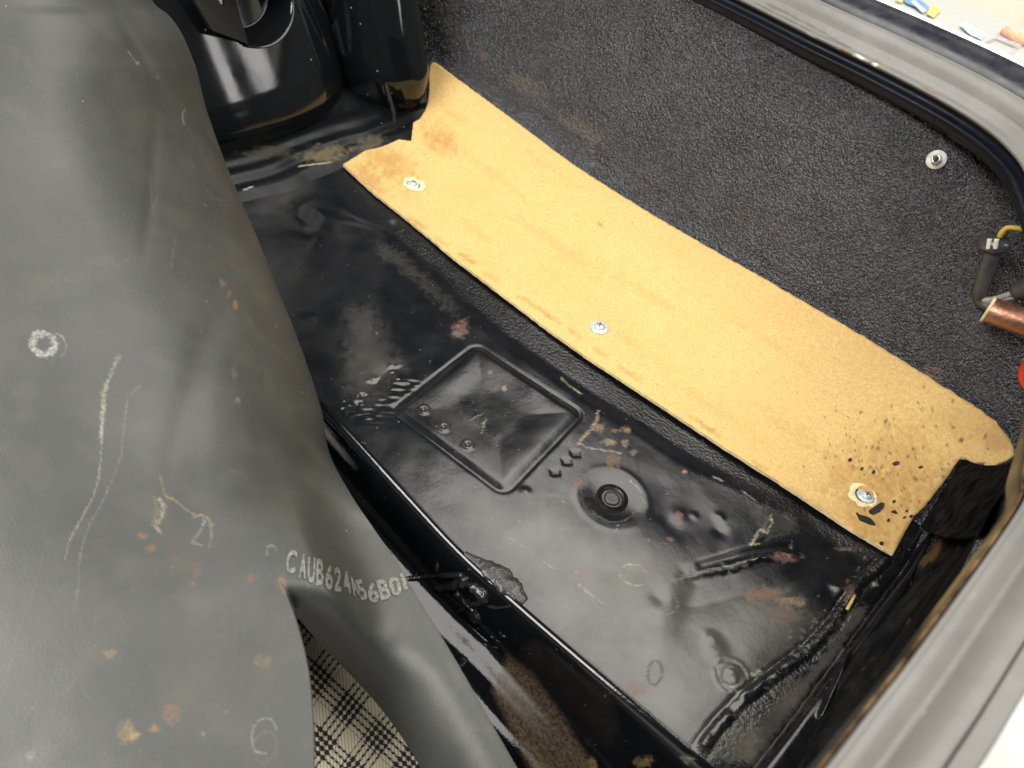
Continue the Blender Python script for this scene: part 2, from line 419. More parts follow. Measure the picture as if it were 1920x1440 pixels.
M_straw = simple('dry_straw', (0.62, 0.40, 0.13), 0.6, bdist=0.0002)
M_chip = simple('black_paint_chip', (0.012, 0.012, 0.013), 0.45, bdist=0.0002)
M_chrome = simple('pale_trim_metal', (0.75, 0.78, 0.78), 0.25, metal=0.6, bdist=0.0)
M_cream = simple('cream_wall_paint', (0.92, 0.88, 0.74), 0.7, nscale=8, var=0.05, bscale=60, bdist=0.001)
M_white = simple('white_board', (0.46, 0.47, 0.455), 0.5, var=0.04, bdist=0.0)
M_blue = simple('blue_ink', (0.13, 0.27, 0.48), 0.5, var=0.3, nscale=60, bdist=0.0)
M_pale = simple('pale_blue_ink', (0.50, 0.58, 0.72), 0.5, var=0.2, nscale=60, bdist=0.0)
M_ylw = simple('yellow_ink', (0.72, 0.56, 0.16), 0.5, var=0.2, bdist=0.0)
M_ink = simple('grey_ink', (0.42, 0.42, 0.46), 0.5, bdist=0.0)
M_peach = simple('peach_plastic', (0.78, 0.45, 0.28), 0.5, bdist=0.0)
M_cloth = simple('white_crumpled_sheet', (0.83, 0.83, 0.80), 0.6, var=0.04, bdist=0.0)
M_garage = simple('pale_concrete', (0.62, 0.61, 0.58), 0.6, nscale=6, bscale=50, bdist=0.001)
RUST = (0.22, 0.095, 0.035); TAN = (0.36, 0.25, 0.12); PALE = (0.45, 0.42, 0.33); CREAM = (0.52, 0.46, 0.26); NEAR_BLACK = (0.006, 0.006, 0.007); PINK = (0.20, 0.10, 0.08)

# ------------------------------------------------------------------ the car body: floor pan
car = tag(empty('car_boot', (0, 0, 0)), 'black painted steel car boot with worn floor, wheel arch, textured side wall and rear sill', 'car body')
def fxy(pts): return [tuple(un(p[0], p[1])[:2]) for p in pts]
yb = lambda x: 0.232 - 0.10 * x                          # where the side wall stands up
PROF = smooth_path([(-0.16, 0), (-0.125, 0), (-0.095, 0.0005), (-0.05, 0.0085), (-0.02, 0.0205), (0.0, 0.034), (0.013, 0.054), (0.030, 0.093), (0.071, 0.180), (0.081, 0.2)], 14)
hs = lambda s: np.interp(s, PROF[:, 0], PROF[:, 1])

xs = np.arange(-0.64, 0.2865, 0.0012)
yc = np.interp(xs, [-0.6, -0.071, 0.076, 0.151, 0.239, 0.29], [-0.112, -0.116, -0.126, -0.123, -0.118, -0.116])
yc = np.convolve(np.pad(yc, 20, mode='edge'), np.ones(41) / 41, 'valid')
tt = np.arange(0.0012, 0.305, 0.0012)[::-1]
# floor rows, then over the edge and down into the wheel well: (offset from edge, drop as share, drop extra)
dn = smooth_path([(0.0009, 0, 0.0001), (-0.0012, 0, -0.0006), (-0.0028, 0.03, -0.0012), (-0.0045, 0.22, 0), (-0.0062, 0.54, 0), (-0.0088, 0.80, 0), (-0.0130, 0.94, 0), (-0.0190, 0.995, 0), (-0.030, 0.985, 0), (-0.052, 0.93, 0), (-0.085, 1.6, 0), (-0.19, 2.4, 0)], 9)
drop = 0.040 + 0.25 * np.clip(xs - 0.115, 0, 1) ** 1.0
FX = np.repeat(xs[None], len(tt), 0); FY = yc[None] + tt[:, None]; FZ = np.zeros_like(FX)
Q = np.stack([FX.ravel(), FY.ravel()], 1); QP = proj(np.stack([FX, FY, FZ], -1)).reshape(-1, 2)
h = np.zeros(len(Q)); x_, y_ = Q[:, 0], Q[:, 1]
# gentle waviness of old sheet metal
h += 0.0021 * (fbm(x_ / 0.085, y_ / 0.085, 8, 2) - 0.4) + 0.0010 * (fbm(x_ / 0.030, y_ / 0.030, 9, 2) - 0.4)
def dent(c, r, a):
    global h
    q = np.array(fxy([c])[0]); h += 0.6 * a * np.exp(-((x_ - q[0]) ** 2 + (y_ - q[1]) ** 2) / (2 * r * r))
# stamped rectangle
rect = fxy([(893, 650), (1087, 776), (946, 922), (740, 768)])
def rounded(poly, r):
    P = [np.array(p) for p in poly]; c = sum(P) / len(P); return [tuple(c + (p - c) * (1 - r / np.linalg.norm(p - c) * 1.4)) for p in P]
sd = sdpoly(Q, rounded(rect, 0.006)) - 0.006
h += 0.0013 * (1 - sstep(-0.0050, 0.0020, sd)) - 0.0005 * np.exp(-((sd - 0.0020) / 0.0018) ** 2) 
h += -0.0014 * (1 - sstep(-0.030, -0.004, sd)) 
# large pressed step running along the board, round its corner
reg = fxy([(600, 395), (722, 430), (800, 520), (950, 640), (1100, 742), (1280, 855), (1430, 928), (1495, 958), (1517, 990), (1492, 1018), (1400, 1048), (1290, 1078), (1150, 1500), (300, 1100)])
sr = sdpoly(Q, reg)
kw = np.exp(-np.clip(dline(Q, fxy([(600, 395), (800, 520), (1280, 855), (1517, 990), (1400, 1048), (1290, 1078)]))[0] - 0.02, 0, 1) / 0.02)
h += -0.0022 * sstep(-0.009, 0.009, sr) * kw
# tear ridge beside the corner
d, t = dline(Q + (np.stack([vnoise(x_ * 300, y_ * 300, 4), vnoise(x_ * 300, y_ * 300, 5)], 1) - 0.5) * 0.003, fxy([(1270, 1085), (1330, 1072), (1430, 1045), (1520, 1035), (1605, 1028)]))
h += 0.0015 * np.exp(-(d / 0.0018) ** 2) * (0.4 + vnoise(x_ * 260, y_ * 260, 8)) * np.sin(np.clip(t * 1.1 + .08, 0, 1) * 3.1) 
d, _ = dline(Q, fxy([(1315, 1058), (1400, 1035), (1480, 1022)])); h -= 0.0007 * np.exp(-(d / 0.0026) ** 2)
# seam sealer at the rear: rough ridge, smooth strip, groove, raised flange
sealer = fxy([(1305, 1420), (1340, 1370), (1390, 1315), (1455, 1265), (1520, 1215), (1565, 1165), (1610, 1095), (1660, 1050)])
d, t = dline(Q, sealer); rough = vnoise(x_ * 260, y_ * 260, 12) * 0.7 + vnoise(x_ * 120, y_ * 120, 13)
h += np.exp(-(d / 0.0034) ** 2) * (0.0015 * rough) - 0.0007 * np.exp(-((d - 0.004) / 0.0012) ** 2)
grv = fxy([(1395, 1465), (1470, 1370), (1580, 1222), (1640, 1140), (1700, 1062), (1760, 960)])
d2, _ = dline(Q, grv); h -= 0.0040 * np.exp(-(d2 / 0.0013) ** 2)
beyond = sdpoly(Q, fxy([(1395, 1465), (1470, 1370), (1580, 1222), (1640, 1140), (1700, 1062), (1760, 960), (2100, 960), (2100, 1700), (1395, 1700)]))
h += 0.0035 * sstep(0.003, -0.006, beyond)
d3, _ = dline(Q, fxy([(1585, 1215), (1572, 1260), (1555, 1300), (1532, 1350)])); h += 0.0028 * np.exp(-(d3 / 0.0014) ** 2)
# dish round the plug, dimples, stamped dashes, wrinkled run of paint
g0 = np.array(fxy([(1148, 933)])[0]); rr = np.hypot(x_ - g0[0], y_ - g0[1])
h += -0.0012 * (1 - sstep(0.010, 0.022, rr)) + 0.0002 * np.exp(-((rr - 0.0245) / 0.002) ** 2)
for c in ((795, 770), (832, 803), (877, 836)):
    q = np.array(fxy([c])[0]); r = np.hypot(x_ - q[0], y_ - q[1])
    h += 0.0013 * np.exp(-((r - 0.0030) / 0.0009) ** 2) - 0.0006 * np.exp(-(r / 0.002) ** 2)
for c in ((1040, 888), (1062, 868), (1078, 853)):
    for o in (-6, 0, 6):
        a = fxy([(c[0] + o, c[1] - 7), (c[0] + o + 2, c[1] + 3)]); dd, _ = dline(Q, a); h -= 0.0008 * np.exp(-(dd / 0.0008) ** 2)
wr = fxy([(648, 762), (672, 745), (700, 728), (735, 700)])
dd, t = dline(Q, wr); k = np.exp(-(dd / 0.0075) ** 2)
wq = fbm(x_ * 160, y_ * 160, 25, 2); h += 0.0034 * k * np.clip(fbm(x_ * 150 + 2.2 * wq, y_ * 190 - 2.2 * wq, 21, 2) - 0.42, 0, 1) * 2.0 - 0.0006 * k 
dd, t = dline(Q, fxy([(690, 775), (730, 745), (765, 715)])); h += 0.0014 * np.exp(-(dd / 0.008) ** 2) * (vnoise((x_ + y_) * 90, (x_ - y_) * 420, 22) - 0.4)
dd, t = dline(Q, fxy([(1445, 970), (1432, 1002), (1412, 1020)])); h += 0.0007 * np.exp(-(dd / 0.0010) ** 2)
for c, r, a in (((650, 650), .0035, -.0016), ((580, 595), .003, -.001), ((785, 590), .006, -.0012), ((735, 415), .0035, .0012), ((745, 432), .0035, .0012), ((850, 620), .004, .0016), ((858, 610), .002, .0016),
                ((1235, 1120), .0035, -.0014), ((1335, 1195), .0025, .0018), ((1343, 1217), .004, .002), ((1372, 1262), .003, .002), ((1385, 1290), .003, .0014), ((1228, 1262), .005, .0006),
                ((985, 922), .0022, .0013), ((1275, 968), .0045, .0015), ((1350, 968), .0022, .0014), ((1302, 965), .0018, .001), ((1350, 995), .003, -.001), ((1600, 1110), .005, .002), ((1575, 1105), .004, .002),
                ((700, 660), .018, .0022), ((660, 600), .014, -.002), ((1010, 600), .02, .0015), ((1300, 960), .022, -.0022), ((1030, 985), .012, .001)): dent(c, r, a)
for i in range(3):
    q = np.array(fxy([(1372, 1268)])[0]); r = np.hypot(x_ - q[0], (y_ - q[1])); h += 0.0009 * np.exp(-((r - 0.003 - 0.0035 * i) / 0.0009) ** 2) * vnoise(x_ * 300, y_ * 300, i)
near = sstep(0.0, 0.010, (Q[:, 1] - np.repeat(yc[None], len(tt), 0).ravel())); h *= near
FZ = h.reshape(FX.shape)
DX = np.repeat(xs[None], len(dn), 0); DY = yc[None] + dn[:, 0:1]; DZ = dn[:, 2:3] - drop[None] * dn[:, 1:2]
DZ = DZ + 0.0007 * (fbm(DX / 0.05, DY / 0.03, 31, 2) - 0.4) * np.clip(dn[:, 1:2], 0, 1)
V = np.stack([np.vstack([FX, DX]), np.vstack([FY, DY]), np.vstack([FZ, DZ])], -1)
nr, nc = V.shape[:2]; V = V.reshape(-1, 3); nF = len(Q)
pp = proj(V)
P = Paint(pp, 11, 0.75, 0.9)
isf = np.arange(len(V)) < nF
film_sheen = np.zeros(len(V)); wet = np.zeros(len(V)); grit = np.zeros(len(V))
def poly_sheen(poly, a, soft=30, arr=None):
    s = sdpoly(pp + (np.stack([P.n, P.n2], 1) - 0.45) * 40, poly); return a * (1 - sstep(-soft, soft * 0.3, s)) * isf
film_sheen = np.maximum(film_sheen, poly_sheen([(900, 1000), (1000, 930), (1120, 985), (1280, 1030), (1330, 1080), (1480, 1090), (1560, 1160), (1400, 1300), (1300, 1430), (1050, 1210)], 0.85, 60))  # dirty film patches, several painting soft grey reflections into the pan
film_sheen = np.maximum(film_sheen, poly_sheen([(640, 570), (700, 560), (770, 690), (700, 770), (640, 760)], 0.45, 40))
film_sheen = np.maximum(film_sheen, poly_sheen([(760, 760), (840, 720), (960, 850), (990, 900), (940, 920)], 0.5, 40))
film_sheen = np.maximum(film_sheen, poly_sheen([(1300, 1430), (1500, 1270), (1600, 1130), (1640, 1140), (1420, 1440)], 0.7, 14))
film_sheen = np.maximum(film_sheen, poly_sheen([(800, 880), (960, 930), (1100, 900), (1130, 1000), (900, 1050)], 0.4, 40))
film_sheen = np.maximum(film_sheen, poly_sheen([(690, 440), (760, 470), (830, 540), (880, 600), (830, 580), (770, 520), (720, 490)], 0.32, 12))
film_sheen = np.maximum(film_sheen, poly_sheen([(1400, 930), (1490, 960), (1515, 990), (1480, 1010), (1420, 1010)], 0.38, 14))
grit = np.exp(-(dline(pp, [(1340, 1410), (1480, 1270), (1600, 1130), (1690, 1010)])[0] / 24) ** 2) * isf
grit = np.maximum(grit, np.exp(-(dline(pp, [(640, 330), (900, 560), (1150, 730), (1400, 900), (1660, 1050)])[0] / 22) ** 2) * 0.8 * isf)
wet = np.maximum(wet, np.exp(-(dline(pp, [(650, 762), (735, 700)])[0] / 16) ** 2) * isf)
# the well: smooth glossy paint, brown reflection painted into its colour low down
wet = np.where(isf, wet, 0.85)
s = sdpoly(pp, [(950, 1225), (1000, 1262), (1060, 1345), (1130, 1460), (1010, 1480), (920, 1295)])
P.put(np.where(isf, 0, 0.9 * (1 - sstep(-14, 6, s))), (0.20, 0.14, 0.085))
# rust, scratches, droplets (photo positions of the marks on the pan)
for c, rx, ry, col, st_ in (((865, 615), 20, 26, PINK, .8), ((1125, 800), 16, 14, TAN, .6), ((1152, 808), 7, 5, RUST, .95), ((1173, 805), 12, 10, TAN, .7), ((1140, 830), 14, 10, TAN, .8), ((1172, 828), 9, 12, TAN, .6), ((1188, 848), 8, 8, TAN, .6),
        ((1150, 865), 17, 20, RUST, .75), ((1078, 902), 16, 14, PINK, .85), ((1283, 884), 7, 5, (0.42, .22, .08), .95), ((1272, 975), 12, 18, PINK, .9), ((1215, 1012), 6, 4, TAN, .8), ((1256, 1012), 8, 6, RUST, .7), ((1048, 1030), 5, 6, TAN, .8),
        ((1083, 1075), 9, 8, (0.38, .2, .08), .8), ((1430, 1115), 55, 18, RUST, .95), ((1470, 1150), 50, 22, PINK, .5), ((1488, 1128), 30, 14, TAN, .5), ((1470, 1045), 38, 12, PINK, .9), ((1588, 1030), 28, 6, PINK, .8), ((1120, 1000), 10, 6, PINK, .8),
        ((945, 728), 8, 6, (0.4, .3, .15), .8), ((918, 698), 7, 6, (.25, .18, .14), .7), ((1035, 945), 26, 14, (.16, .12, .09), .6), ((1195, 1290), 34, 20, PINK, .55), ((1400, 1380), 40, 60, (.10, .085, .055), .6), ((1490, 1300), 60, 40, (.09, .075, .05), .6),
        ((735, 415), 9, 6, (.14, .145, .15), .6), ((1595, 1110), 16, 18, PINK, .5), ((1640, 1096), 7, 6, PALE, .9), ((820, 1062), 4, 12, TAN, .7), ((1210, 1430), 22, 16, TAN, .8), ((1290, 1425), 16, 12, PALE, .5),
        ((1105, 1390), 12, 20, (.02, .02, .02), .7), ((1110, 1430), 12, 14, (.40, .28, .1), .8)): P.blob(c, rx, ry, col, st_)
for pts, wd, col, st_ in (([(1445, 967), (1447, 980), (1436, 1000), (1424, 992), (1414, 1012), (1405, 1022), (1425, 1018)], 3.0, CREAM, .9), ([(1122, 772), (1118, 790), (1106, 808), (1092, 822), (1084, 832)], 4, TAN, .9), ([(1088, 832), (1100, 838), (1140, 846), (1165, 850)], 2.2, PALE, .6), ([(1052, 708), (1065, 722), (1090, 738)], 2.4, CREAM, .75),
        ([(1015, 1048), (1030, 1062), (1042, 1068)], 2.2, PALE, .8), ([(1080, 1092), (1100, 1108), (1135, 1136)], 2.4, PALE, .7), ([(955, 1008), (975, 1022), (990, 1026)], 2, PALE, .5), ([(962, 970), (1000, 990)], 1.5, PALE, .4), ([(1390, 920), (1415, 938)], 2.4, PALE, .6), ([(1335, 893), (1355, 902)], 2.4, PALE, .6),
        ([(1182, 900), (1200, 920), (1208, 945)], 2.4, CREAM, .7), ([(1295, 1078), (1330, 1066), (1370, 1062), (1410, 1048)], 3, PALE, .4), ([(1280, 1080), (1320, 1074), (1400, 1060)], 5, (.13, .12, .10), .8), ([(1150, 1000), (1160, 985)], 2, PALE, .5), ([(880, 790), (905, 775)], 2, PALE, .4), ([(905, 795), (912, 785), (903, 812)], 2.6, (.3, .28, .22), .7),
        ([(540, 350), (570, 345)], 2, PALE, .35), ([(1410, 1265), (1425, 1262)], 6, PALE, .7), ([(1360, 1280), (1380, 1296)], 4, CREAM, .7)): P.line(pts, wd, col, st_)
for c, rx, ry, st_, a0, a1 in (((1188, 1078), 27, 19, .8, 30, 330), ((1240, 1128), 32, 24, .5, -60, 170), ((1228, 1262), 12, 22, .35, 0, 360), ((1372, 1265), 26, 24, .45, 0, 360), ((1148, 940), 46, 38, .35, -20, 130)):
    P.ring(c, rx, ry, 2.2, CREAM if st_ > .6 else (.3, .27, .2), st_, .35, a0=a0, a1=a1)
P.ring((1228, 1262), 13, 23, 2.5, NEAR_BLACK, .8, 0.1); P.ring((1372, 1265), 21, 19, 3, NEAR_BLACK, .8)
P.line([(1415, 1440), (1580, 1220), (1700, 1055)], 5, NEAR_BLACK, 1.0, 0.0)  # near-black line drawn along the groove
P.blob((1340, 1212), 14, 20, NEAR_BLACK, .7); P.blob((670, 745), 26, 9, NEAR_BLACK, .8, -.6)
for k in range(60):
    a = rng.uniform(0, 1); c = (1330 + 330 * a + rng.normal(0, 22), 1400 - 370 * a + rng.normal(0, 22)); P.blob(c, rng.uniform(2, 6), rng.uniform(2, 5), (.14, .13, .12) if k % 3 else TAN, .6)
for k in range(90):
    c = (rng.uniform(650, 1500), rng.uniform(400, 1350)); P.blob(c, rng.uniform(1.2, 3.0), rng.uniform(1.2, 3.0), [PALE, TAN, (.2, .2, .2), PINK][k % 4], .7, br=.4)
a_ = P.rgba(); fl = np.stack([film_sheen, wet, grit, np.ones(len(V))], 1)
pan = mesh_obj('floor_pan', V, gridF(nr, nc, True), M_floor, car, cols={'stain_tint': a_, 'film_sheen': fl})
print('floor', len(V))

# ------------------------------------------------------------------ side wall and rear panel
wx = np.arange(-0.80, 0.345, 0.00125)
k0 = int(np.argmin(np.abs(PROF[:, 0] + 0.13))); pr = PROF[k0:]
al = np.concatenate([[0], np.cumsum(np.hypot(np.diff(pr[:, 0]), np.diff(pr[:, 1])))]); ag = np.arange(0, al[-1], 0.00125)
pr = np.stack([np.interp(ag, al, pr[:, 0]), np.interp(ag, al, pr[:, 1])], 1)
WV = np.stack([np.repeat(wx[None], len(pr), 0), yb(wx)[None] + pr[:, 0:1] * (1 + 0 * wx[None]), np.repeat(pr[:, 1:2], len(wx), 1)], -1)
WV = WV + np.random.default_rng(3).normal(0, 0.00012, WV.shape)
gran = np.random.default_rng(5).random(WV.shape[:2]) ** 2.0 * (0.45 + 1.1 * fbm(WV[..., 0] / 0.05, WV[..., 2] / 0.04 + 3, 47, 3)) * 0.00135
WV += gran[..., None] * np.array([-0.05, -0.90, 0.42])
# keep straight sag away: a little waviness
WV[..., 1] += 0.003 * (fbm(WV[..., 0] / 0.11, WV[..., 2] / 0.08, 41, 2) - 0.4) * (WV[..., 2] > 0.03)
WV[..., 2] -= 0.0025 * (WV[..., 2] < 0.05)
# finer grid for the painted marks
def refine(Vg, n):
    a = Vg
    for ax in (0, 1):
        m_ = a.shape[ax]; t = np.linspace(0, m_ - 1, (m_ - 1) * n + 1); i = np.minimum(t.astype(int), m_ - 2); f = t - i
        sh = [1, 1, 1]; sh[ax] = -1; f = f.reshape(sh); a = np.take(a, i, ax) * (1 - f) + np.take(a, i + 1, ax) * f
    return a
r_, c_ = WV.shape[:2]; V = WV.reshape(-1, 3); P = Paint(proj(V), 23, 0.7, 0.6)
for c, rx, ry, col, st_ in (((860, 60), 60, 30, (.12, .10, .075), .55), ((905, 100), 22, 14, PINK, .5), ((985, 160), 70, 26, (.17, .13, .085), .6), ((1090, 240), 60, 22, (.17, .13, .085), .6), ((1180, 330), 90, 12, (.10, .085, .07), .4), ((830, 20), 40, 40, (.12, .10, .08), .5),
        ((1640, 465), 12, 10, (.25, .18, .11), .6), ((1730, 530), 40, 12, (.10, .09, .08), .5), ((1750, 705), 18, 30, (.22, .13, .10), .9), ((1738, 690), 8, 8, (.3, .18, .13), .9), ((1700, 560), 60, 26, (.07, .065, .06), .5), ((1855, 680), 50, 10, (.04, .04, .045), .5), ((1560, 600), 60, 10, (.15, .12, .09), .6), ((1480, 300), 4, 3, (.6, .6, .6), .9), ((1340, 115), 10, 6, (.12, .11, .1), .4), ((1900, 750), 30, 4, PALE, .4)):
    P.blob(c, rx, ry, col, st_, 0.6)
for k in range(120):
    x0 = rng.uniform(830, 1800); P.blob((x0, 118 + (x0 - 810) * .64 - abs(rng.normal(4, 14))), rng.uniform(3, 9), rng.uniform(2, 5), [(.2, .16, .11), (.12, .12, .12)][k % 2], .5, 0.55)
mesh_obj('side_wall', V, gridF(r_, c_), M_under, car, cols={'stain_tint': P.rgba()})

ry_ = np.arange(-0.46, 0.27, 0.003); rz = np.linspace(-0.012, 0.185, 70)
RY, RZ = np.meshgrid(ry_, rz); RX = 0.2815 - 0.025 * (np.clip(RZ, 0, 1) / 0.185) ** 2.5 + 0.008 * sstep(-0.02, 0.08, RY) + 0.075 * sstep(0.13, 0.21, RY)
RX = RX - 0.004 * np.exp(-((RZ - 0.03) / 0.014) ** 2) * (0.6 + 0.8 * fbm(RY / 0.03, RZ / 0.03, 61)) - 0.010 * (fbm(RY / 0.022, RZ / 0.02, 62, 3) - 0.42) * sstep(-0.02, 0.10, RY)
RX = RX - 0.003 * np.exp(-((RY - 0.55 * RZ + 0.03) / 0.004) ** 2)
V = np.stack([RX, RY, RZ], -1).reshape(-1, 3); P = Paint(proj(V), 29)
P.blob((1742, 1025), 24, 34, (.14, .085, .04), .9, .3, br=.3, soft=.8); P.blob((1720, 1050), 22, 14, (.12, .075, .04), .8, .2, br=.3, soft=.8)
for k in range(40): P.blob((rng.uniform(1480, 1880), rng.uniform(950, 1440)), rng.uniform(2, 6), rng.uniform(2, 5), [(.1, .1, .1), TAN][k % 2], .5)
fl = np.zeros((len(V), 4)); fl[:, 3] = 1; fl[:, 2] = 0.7; fl[:, 0] = 0.25 * sstep(0.02, -0.06, V[:, 1])
mesh_obj('rear_panel', V, gridF(len(rz), len(ry_), False), M_rear, car, cols={'stain_tint': P.rgba()})

# ------------------------------------------------------------------ boot rim: flange, seal, wing
Z0 = 0.20
rim = [(-0.62, 0.365), (-0.30, 0.334), (-0.15, 0.318), (-0.063, 0.308), (0.006, 0.296), (0.065, 0.288), (0.119, 0.276), (0.155, 0.260), (0.178, 0.240), (0.193, 0.217)] + [tuple(un(p[0], p[1], Z0)[:2]) for p in ((1952, 400), (1975, 510), (1983, 640), (1972, 760), (1940, 870))] + [(0.2605, -0.060), (0.2525, -0.136), (0.2480, -0.170), (0.2440, -0.20), (0.236, -0.26), (0.225, -0.40)]
rp = smooth_path([(x, y, Z0) for x, y in rim], 14)
def rimstrip(name, prof, mat, parent, i0=0, i1=None, n=3, stain_tint=None):
    pf = smooth_path([(a, b) for a, b in prof], n)
    k = np.interp(np.arange(len(rp)), [icor - 20, icor + 50], [1.0, 0.53]); V3 = sweep(rp, pf)
    V3 = (rp[:, None] + (V3 - rp[:, None]) * k[:, None, None])[i0:i1]; r_, c_ = V3.shape[:2]; V3 = V3.reshape(-1, 3)
    cols = None
    if stain_tint: P = Paint(proj(V3), 71); stain_tint(P); cols = {'stain_tint': P.rgba()}
    return mesh_obj(name, V3, gridF(r_, c_), mat, parent, cols=cols)
# path runs from the far side round the corner: outward is on its left, so sweep's left normal points out
icor = 11 * 14
rimstrip('gutter_flange', [(0.016, -0.0215), (0.006, -0.0190), (0.0014, -0.0168), (0.0000, -0.0148), (-0.0006, -0.0122), (-0.0016, -0.0102), (-0.0019, -0.0092), (-0.0008, -0.0082), (0.0022, -0.0072), (0.0036, -0.0050), (0.0026, -0.0022), (0.0004, -0.0006)], simple('matt_navy_paint', (0.007, 0.009, 0.015), 0.42, nscale=40, bscale=60, bdist=0.0001, spec=0.22), car, 0, icor + 28, 4)
def lipmarks(P):
    for p, a in (((1520, 72), 18), ((1560, 92), 10), ((1612, 108), 14), ((1640, 122), 8)): P.blob(p, a, 7, (.75, .72, .66), .9, .5)
    for p, a in (((1590, 100), 20), ((1740, 168), 26), ((1630, 118), 10)): P.blob(p, a, 5, (.12, .05, .03), .8, .5)
    P.blob((1715, 1190), 12, 40, (.42, .26, .17), .7, .6); P.blob((1690, 1240), 10, 40, (.45, .30, .16), .8, .6); P.blob((1660, 1290), 8, 30, (.34, .2, .14), .7, .6); P.blob((1750, 1150), 10, 30, (.2, .1, .07), .5, .6)
lip = rimstrip('flange_lip', [(0.0004, -0.0008), (-0.0012, -0.0004), (-0.0014, 0.0008), (-0.0004, 0.0016), (0.0012, 0.0016), (0.0020, 0.0006)], M_seal, car, 0, None, 4, lipmarks)
def sealmarks(P):
    for pts in ([(1420, 10), (1500, 50), (1610, 108)], [(1440, 8), (1520, 48), (1590, 88)]): P.line(pts, 3, (.06, .055, .05), .8, .3)
    P.blob((1660, 122), 16, 5, (.2, .19, .06), .6, .5); P.blob((1740, 172), 30, 6, (.16, .09, .06), .6, .5); P.blob((1820, 232), 60, 6, (.17, .14, .10), .5, .6)
    for k in range(16): P.blob((rng.uniform(1600, 1850), rng.uniform(1100, 1440)), rng.uniform(4, 14), rng.uniform(2, 5), (.36, .34, .30), .35, 2.1)
seal = rimstrip('weather_seal', [(0.0012, -0.002), (0.0016, 0.0012), (0.0030, 0.0016), (0.0060, 0.0022), (0.0095, 0.0042), (0.0125, 0.0062), (0.0140, 0.0066), (0.0152, 0.0062), (0.0166, 0.0078), (0.0200, 0.0112), (0.0245, 0.0140), (0.0285, 0.0150), (0.0312, 0.0146), (0.0325, 0.0120), (0.0328, 0.006)], M_seal, None, 0, None, 4, sealmarks)
tag(seal, 'satin grey seal strip running round the rim of the boot opening', 'weather seal')
rimstrip('outer_wing', [(0.0322, 0.004), (0.0330, 0.0115), (0.0345, 0.0140), (0.0380, 0.0165), (0.0430, 0.0185), (0.0500, 0.0205), (0.0560, 0.0225), (0.0600, 0.0228), (0.0625, 0.0205), (0.0640, 0.014), (0.0645, 0.004), (0.0650, -0.012)], M_wing, car, 0, icor, 4)
tr = rimstrip('wing_trim', [(0.0622, 0.0212), (0.0635, 0.0234), (0.0655, 0.0238), (0.0668, 0.0220), (0.0668, 0.0190)], M_chrome, car, 0, icor, 3)
rimstrip('rear_skin', [(0.0326, 0.004), (0.0336, 0.0100), (0.0345, 0.0115), (0.0420, 0.0120), (0.0450, 0.0085), (0.0455, 0.000), (0.0460, -0.010), (0.0465, -0.025)], M_seal, car, icor + 20, None, 4, lambda P: None)
def rustmarks(P): pass
rimstrip('rusty_flange', [(0.0000, -0.0110), (-0.0022, -0.0090), (-0.0034, -0.0062), (-0.0030, -0.0044), (-0.0016, -0.0044)], M_rust, car, icor + 14, None, 3)
rimstrip('rear_gutter', [(-0.003, -0.022), (-0.0022, -0.012), (-0.0006, -0.006), (0.0006, -0.0012)], M_wing, car, icor + 14, None, 3)

# ------------------------------------------------------------------ wheel arch at the far end
def arch_pod():
    th = np.radians(np.linspace(-112, 112, 460)); zz = np.concatenate([np.linspace(0.002, 0.05, 50), np.linspace(0.051, 0.16, 200), np.linspace(0.163, 0.33, 40)])
    sc_ = np.interp(zz, [0.002, 0.010, 0.018, 0.028, 0.042, 0.06, 0.12, 0.33], [0.90, 0.935, 0.962, 0.982, 0.995, 1.0, 0.985, 0.90])
    sc_ = np.convolve(np.pad(sc_, 4, mode='edge'), np.ones(9) / 9, 'valid')
    n = 2.55; c = np.cos(th); s = np.sin(th)
    rx = np.sign(c) * np.abs(c) ** (2 / n); ry = np.sign(s) * np.abs(s) ** (2 / n)
    Xp = -0.505 + 0.150 * rx[None] * sc_[:, None] - 0.42 * np.clip(zz - 0.035, 0, 1)[:, None]; Yp = 0.042 + 0.146 * ry[None] * (0.6 + 0.4 * sc_[:, None]); Zp = np.repeat(zz[:, None], len(th), 1)
    V3 = np.stack([Xp, Yp, Zp], -1)
    q = proj(V3)
    r = np.hypot((q[..., 0] - 486) / 62, (q[..., 1] - 18) / 68)
    rec = 1 - sstep(0.84, 1.06, r)
    V3[..., 0] -= 0.030 * rec
    V3[..., 0] += 0.0025 * (fbm(V3[..., 1] / 0.07, V3[..., 2] / 0.12, 81, 1) - 0.4)
    # two upright pressed ribs left of the seam
    for px0, px1, a, wd in ((612, 655, 0.0045, 0.0035), (640, 702, 0.0035, 0.0030)):
        a0 = unx(px0, -10, -0.365); a1 = unx(px1, 120, -0.36); t = np.clip((a0[2] - V3[..., 2]) / (a0[2] - a1[2]), -1, 1.6); yy = a0[1] + (a1[1] - a0[1]) * t
        V3[..., 0] += a * np.exp(-((V3[..., 1] - yy) / wd) ** 2) * sstep(a1[2] - 0.02, a1[2] + 0.02, V3[..., 2])
    return V3
pod = arch_pod(); r_, c_ = pod.shape[:2]; V = pod.reshape(-1, 3); P = Paint(proj(V), 33)
arch = tag(mesh_obj('wheel_arch', V, gridF(r_, c_), M_gloss, car, cols={'stain_tint': P.rgba()}), None)
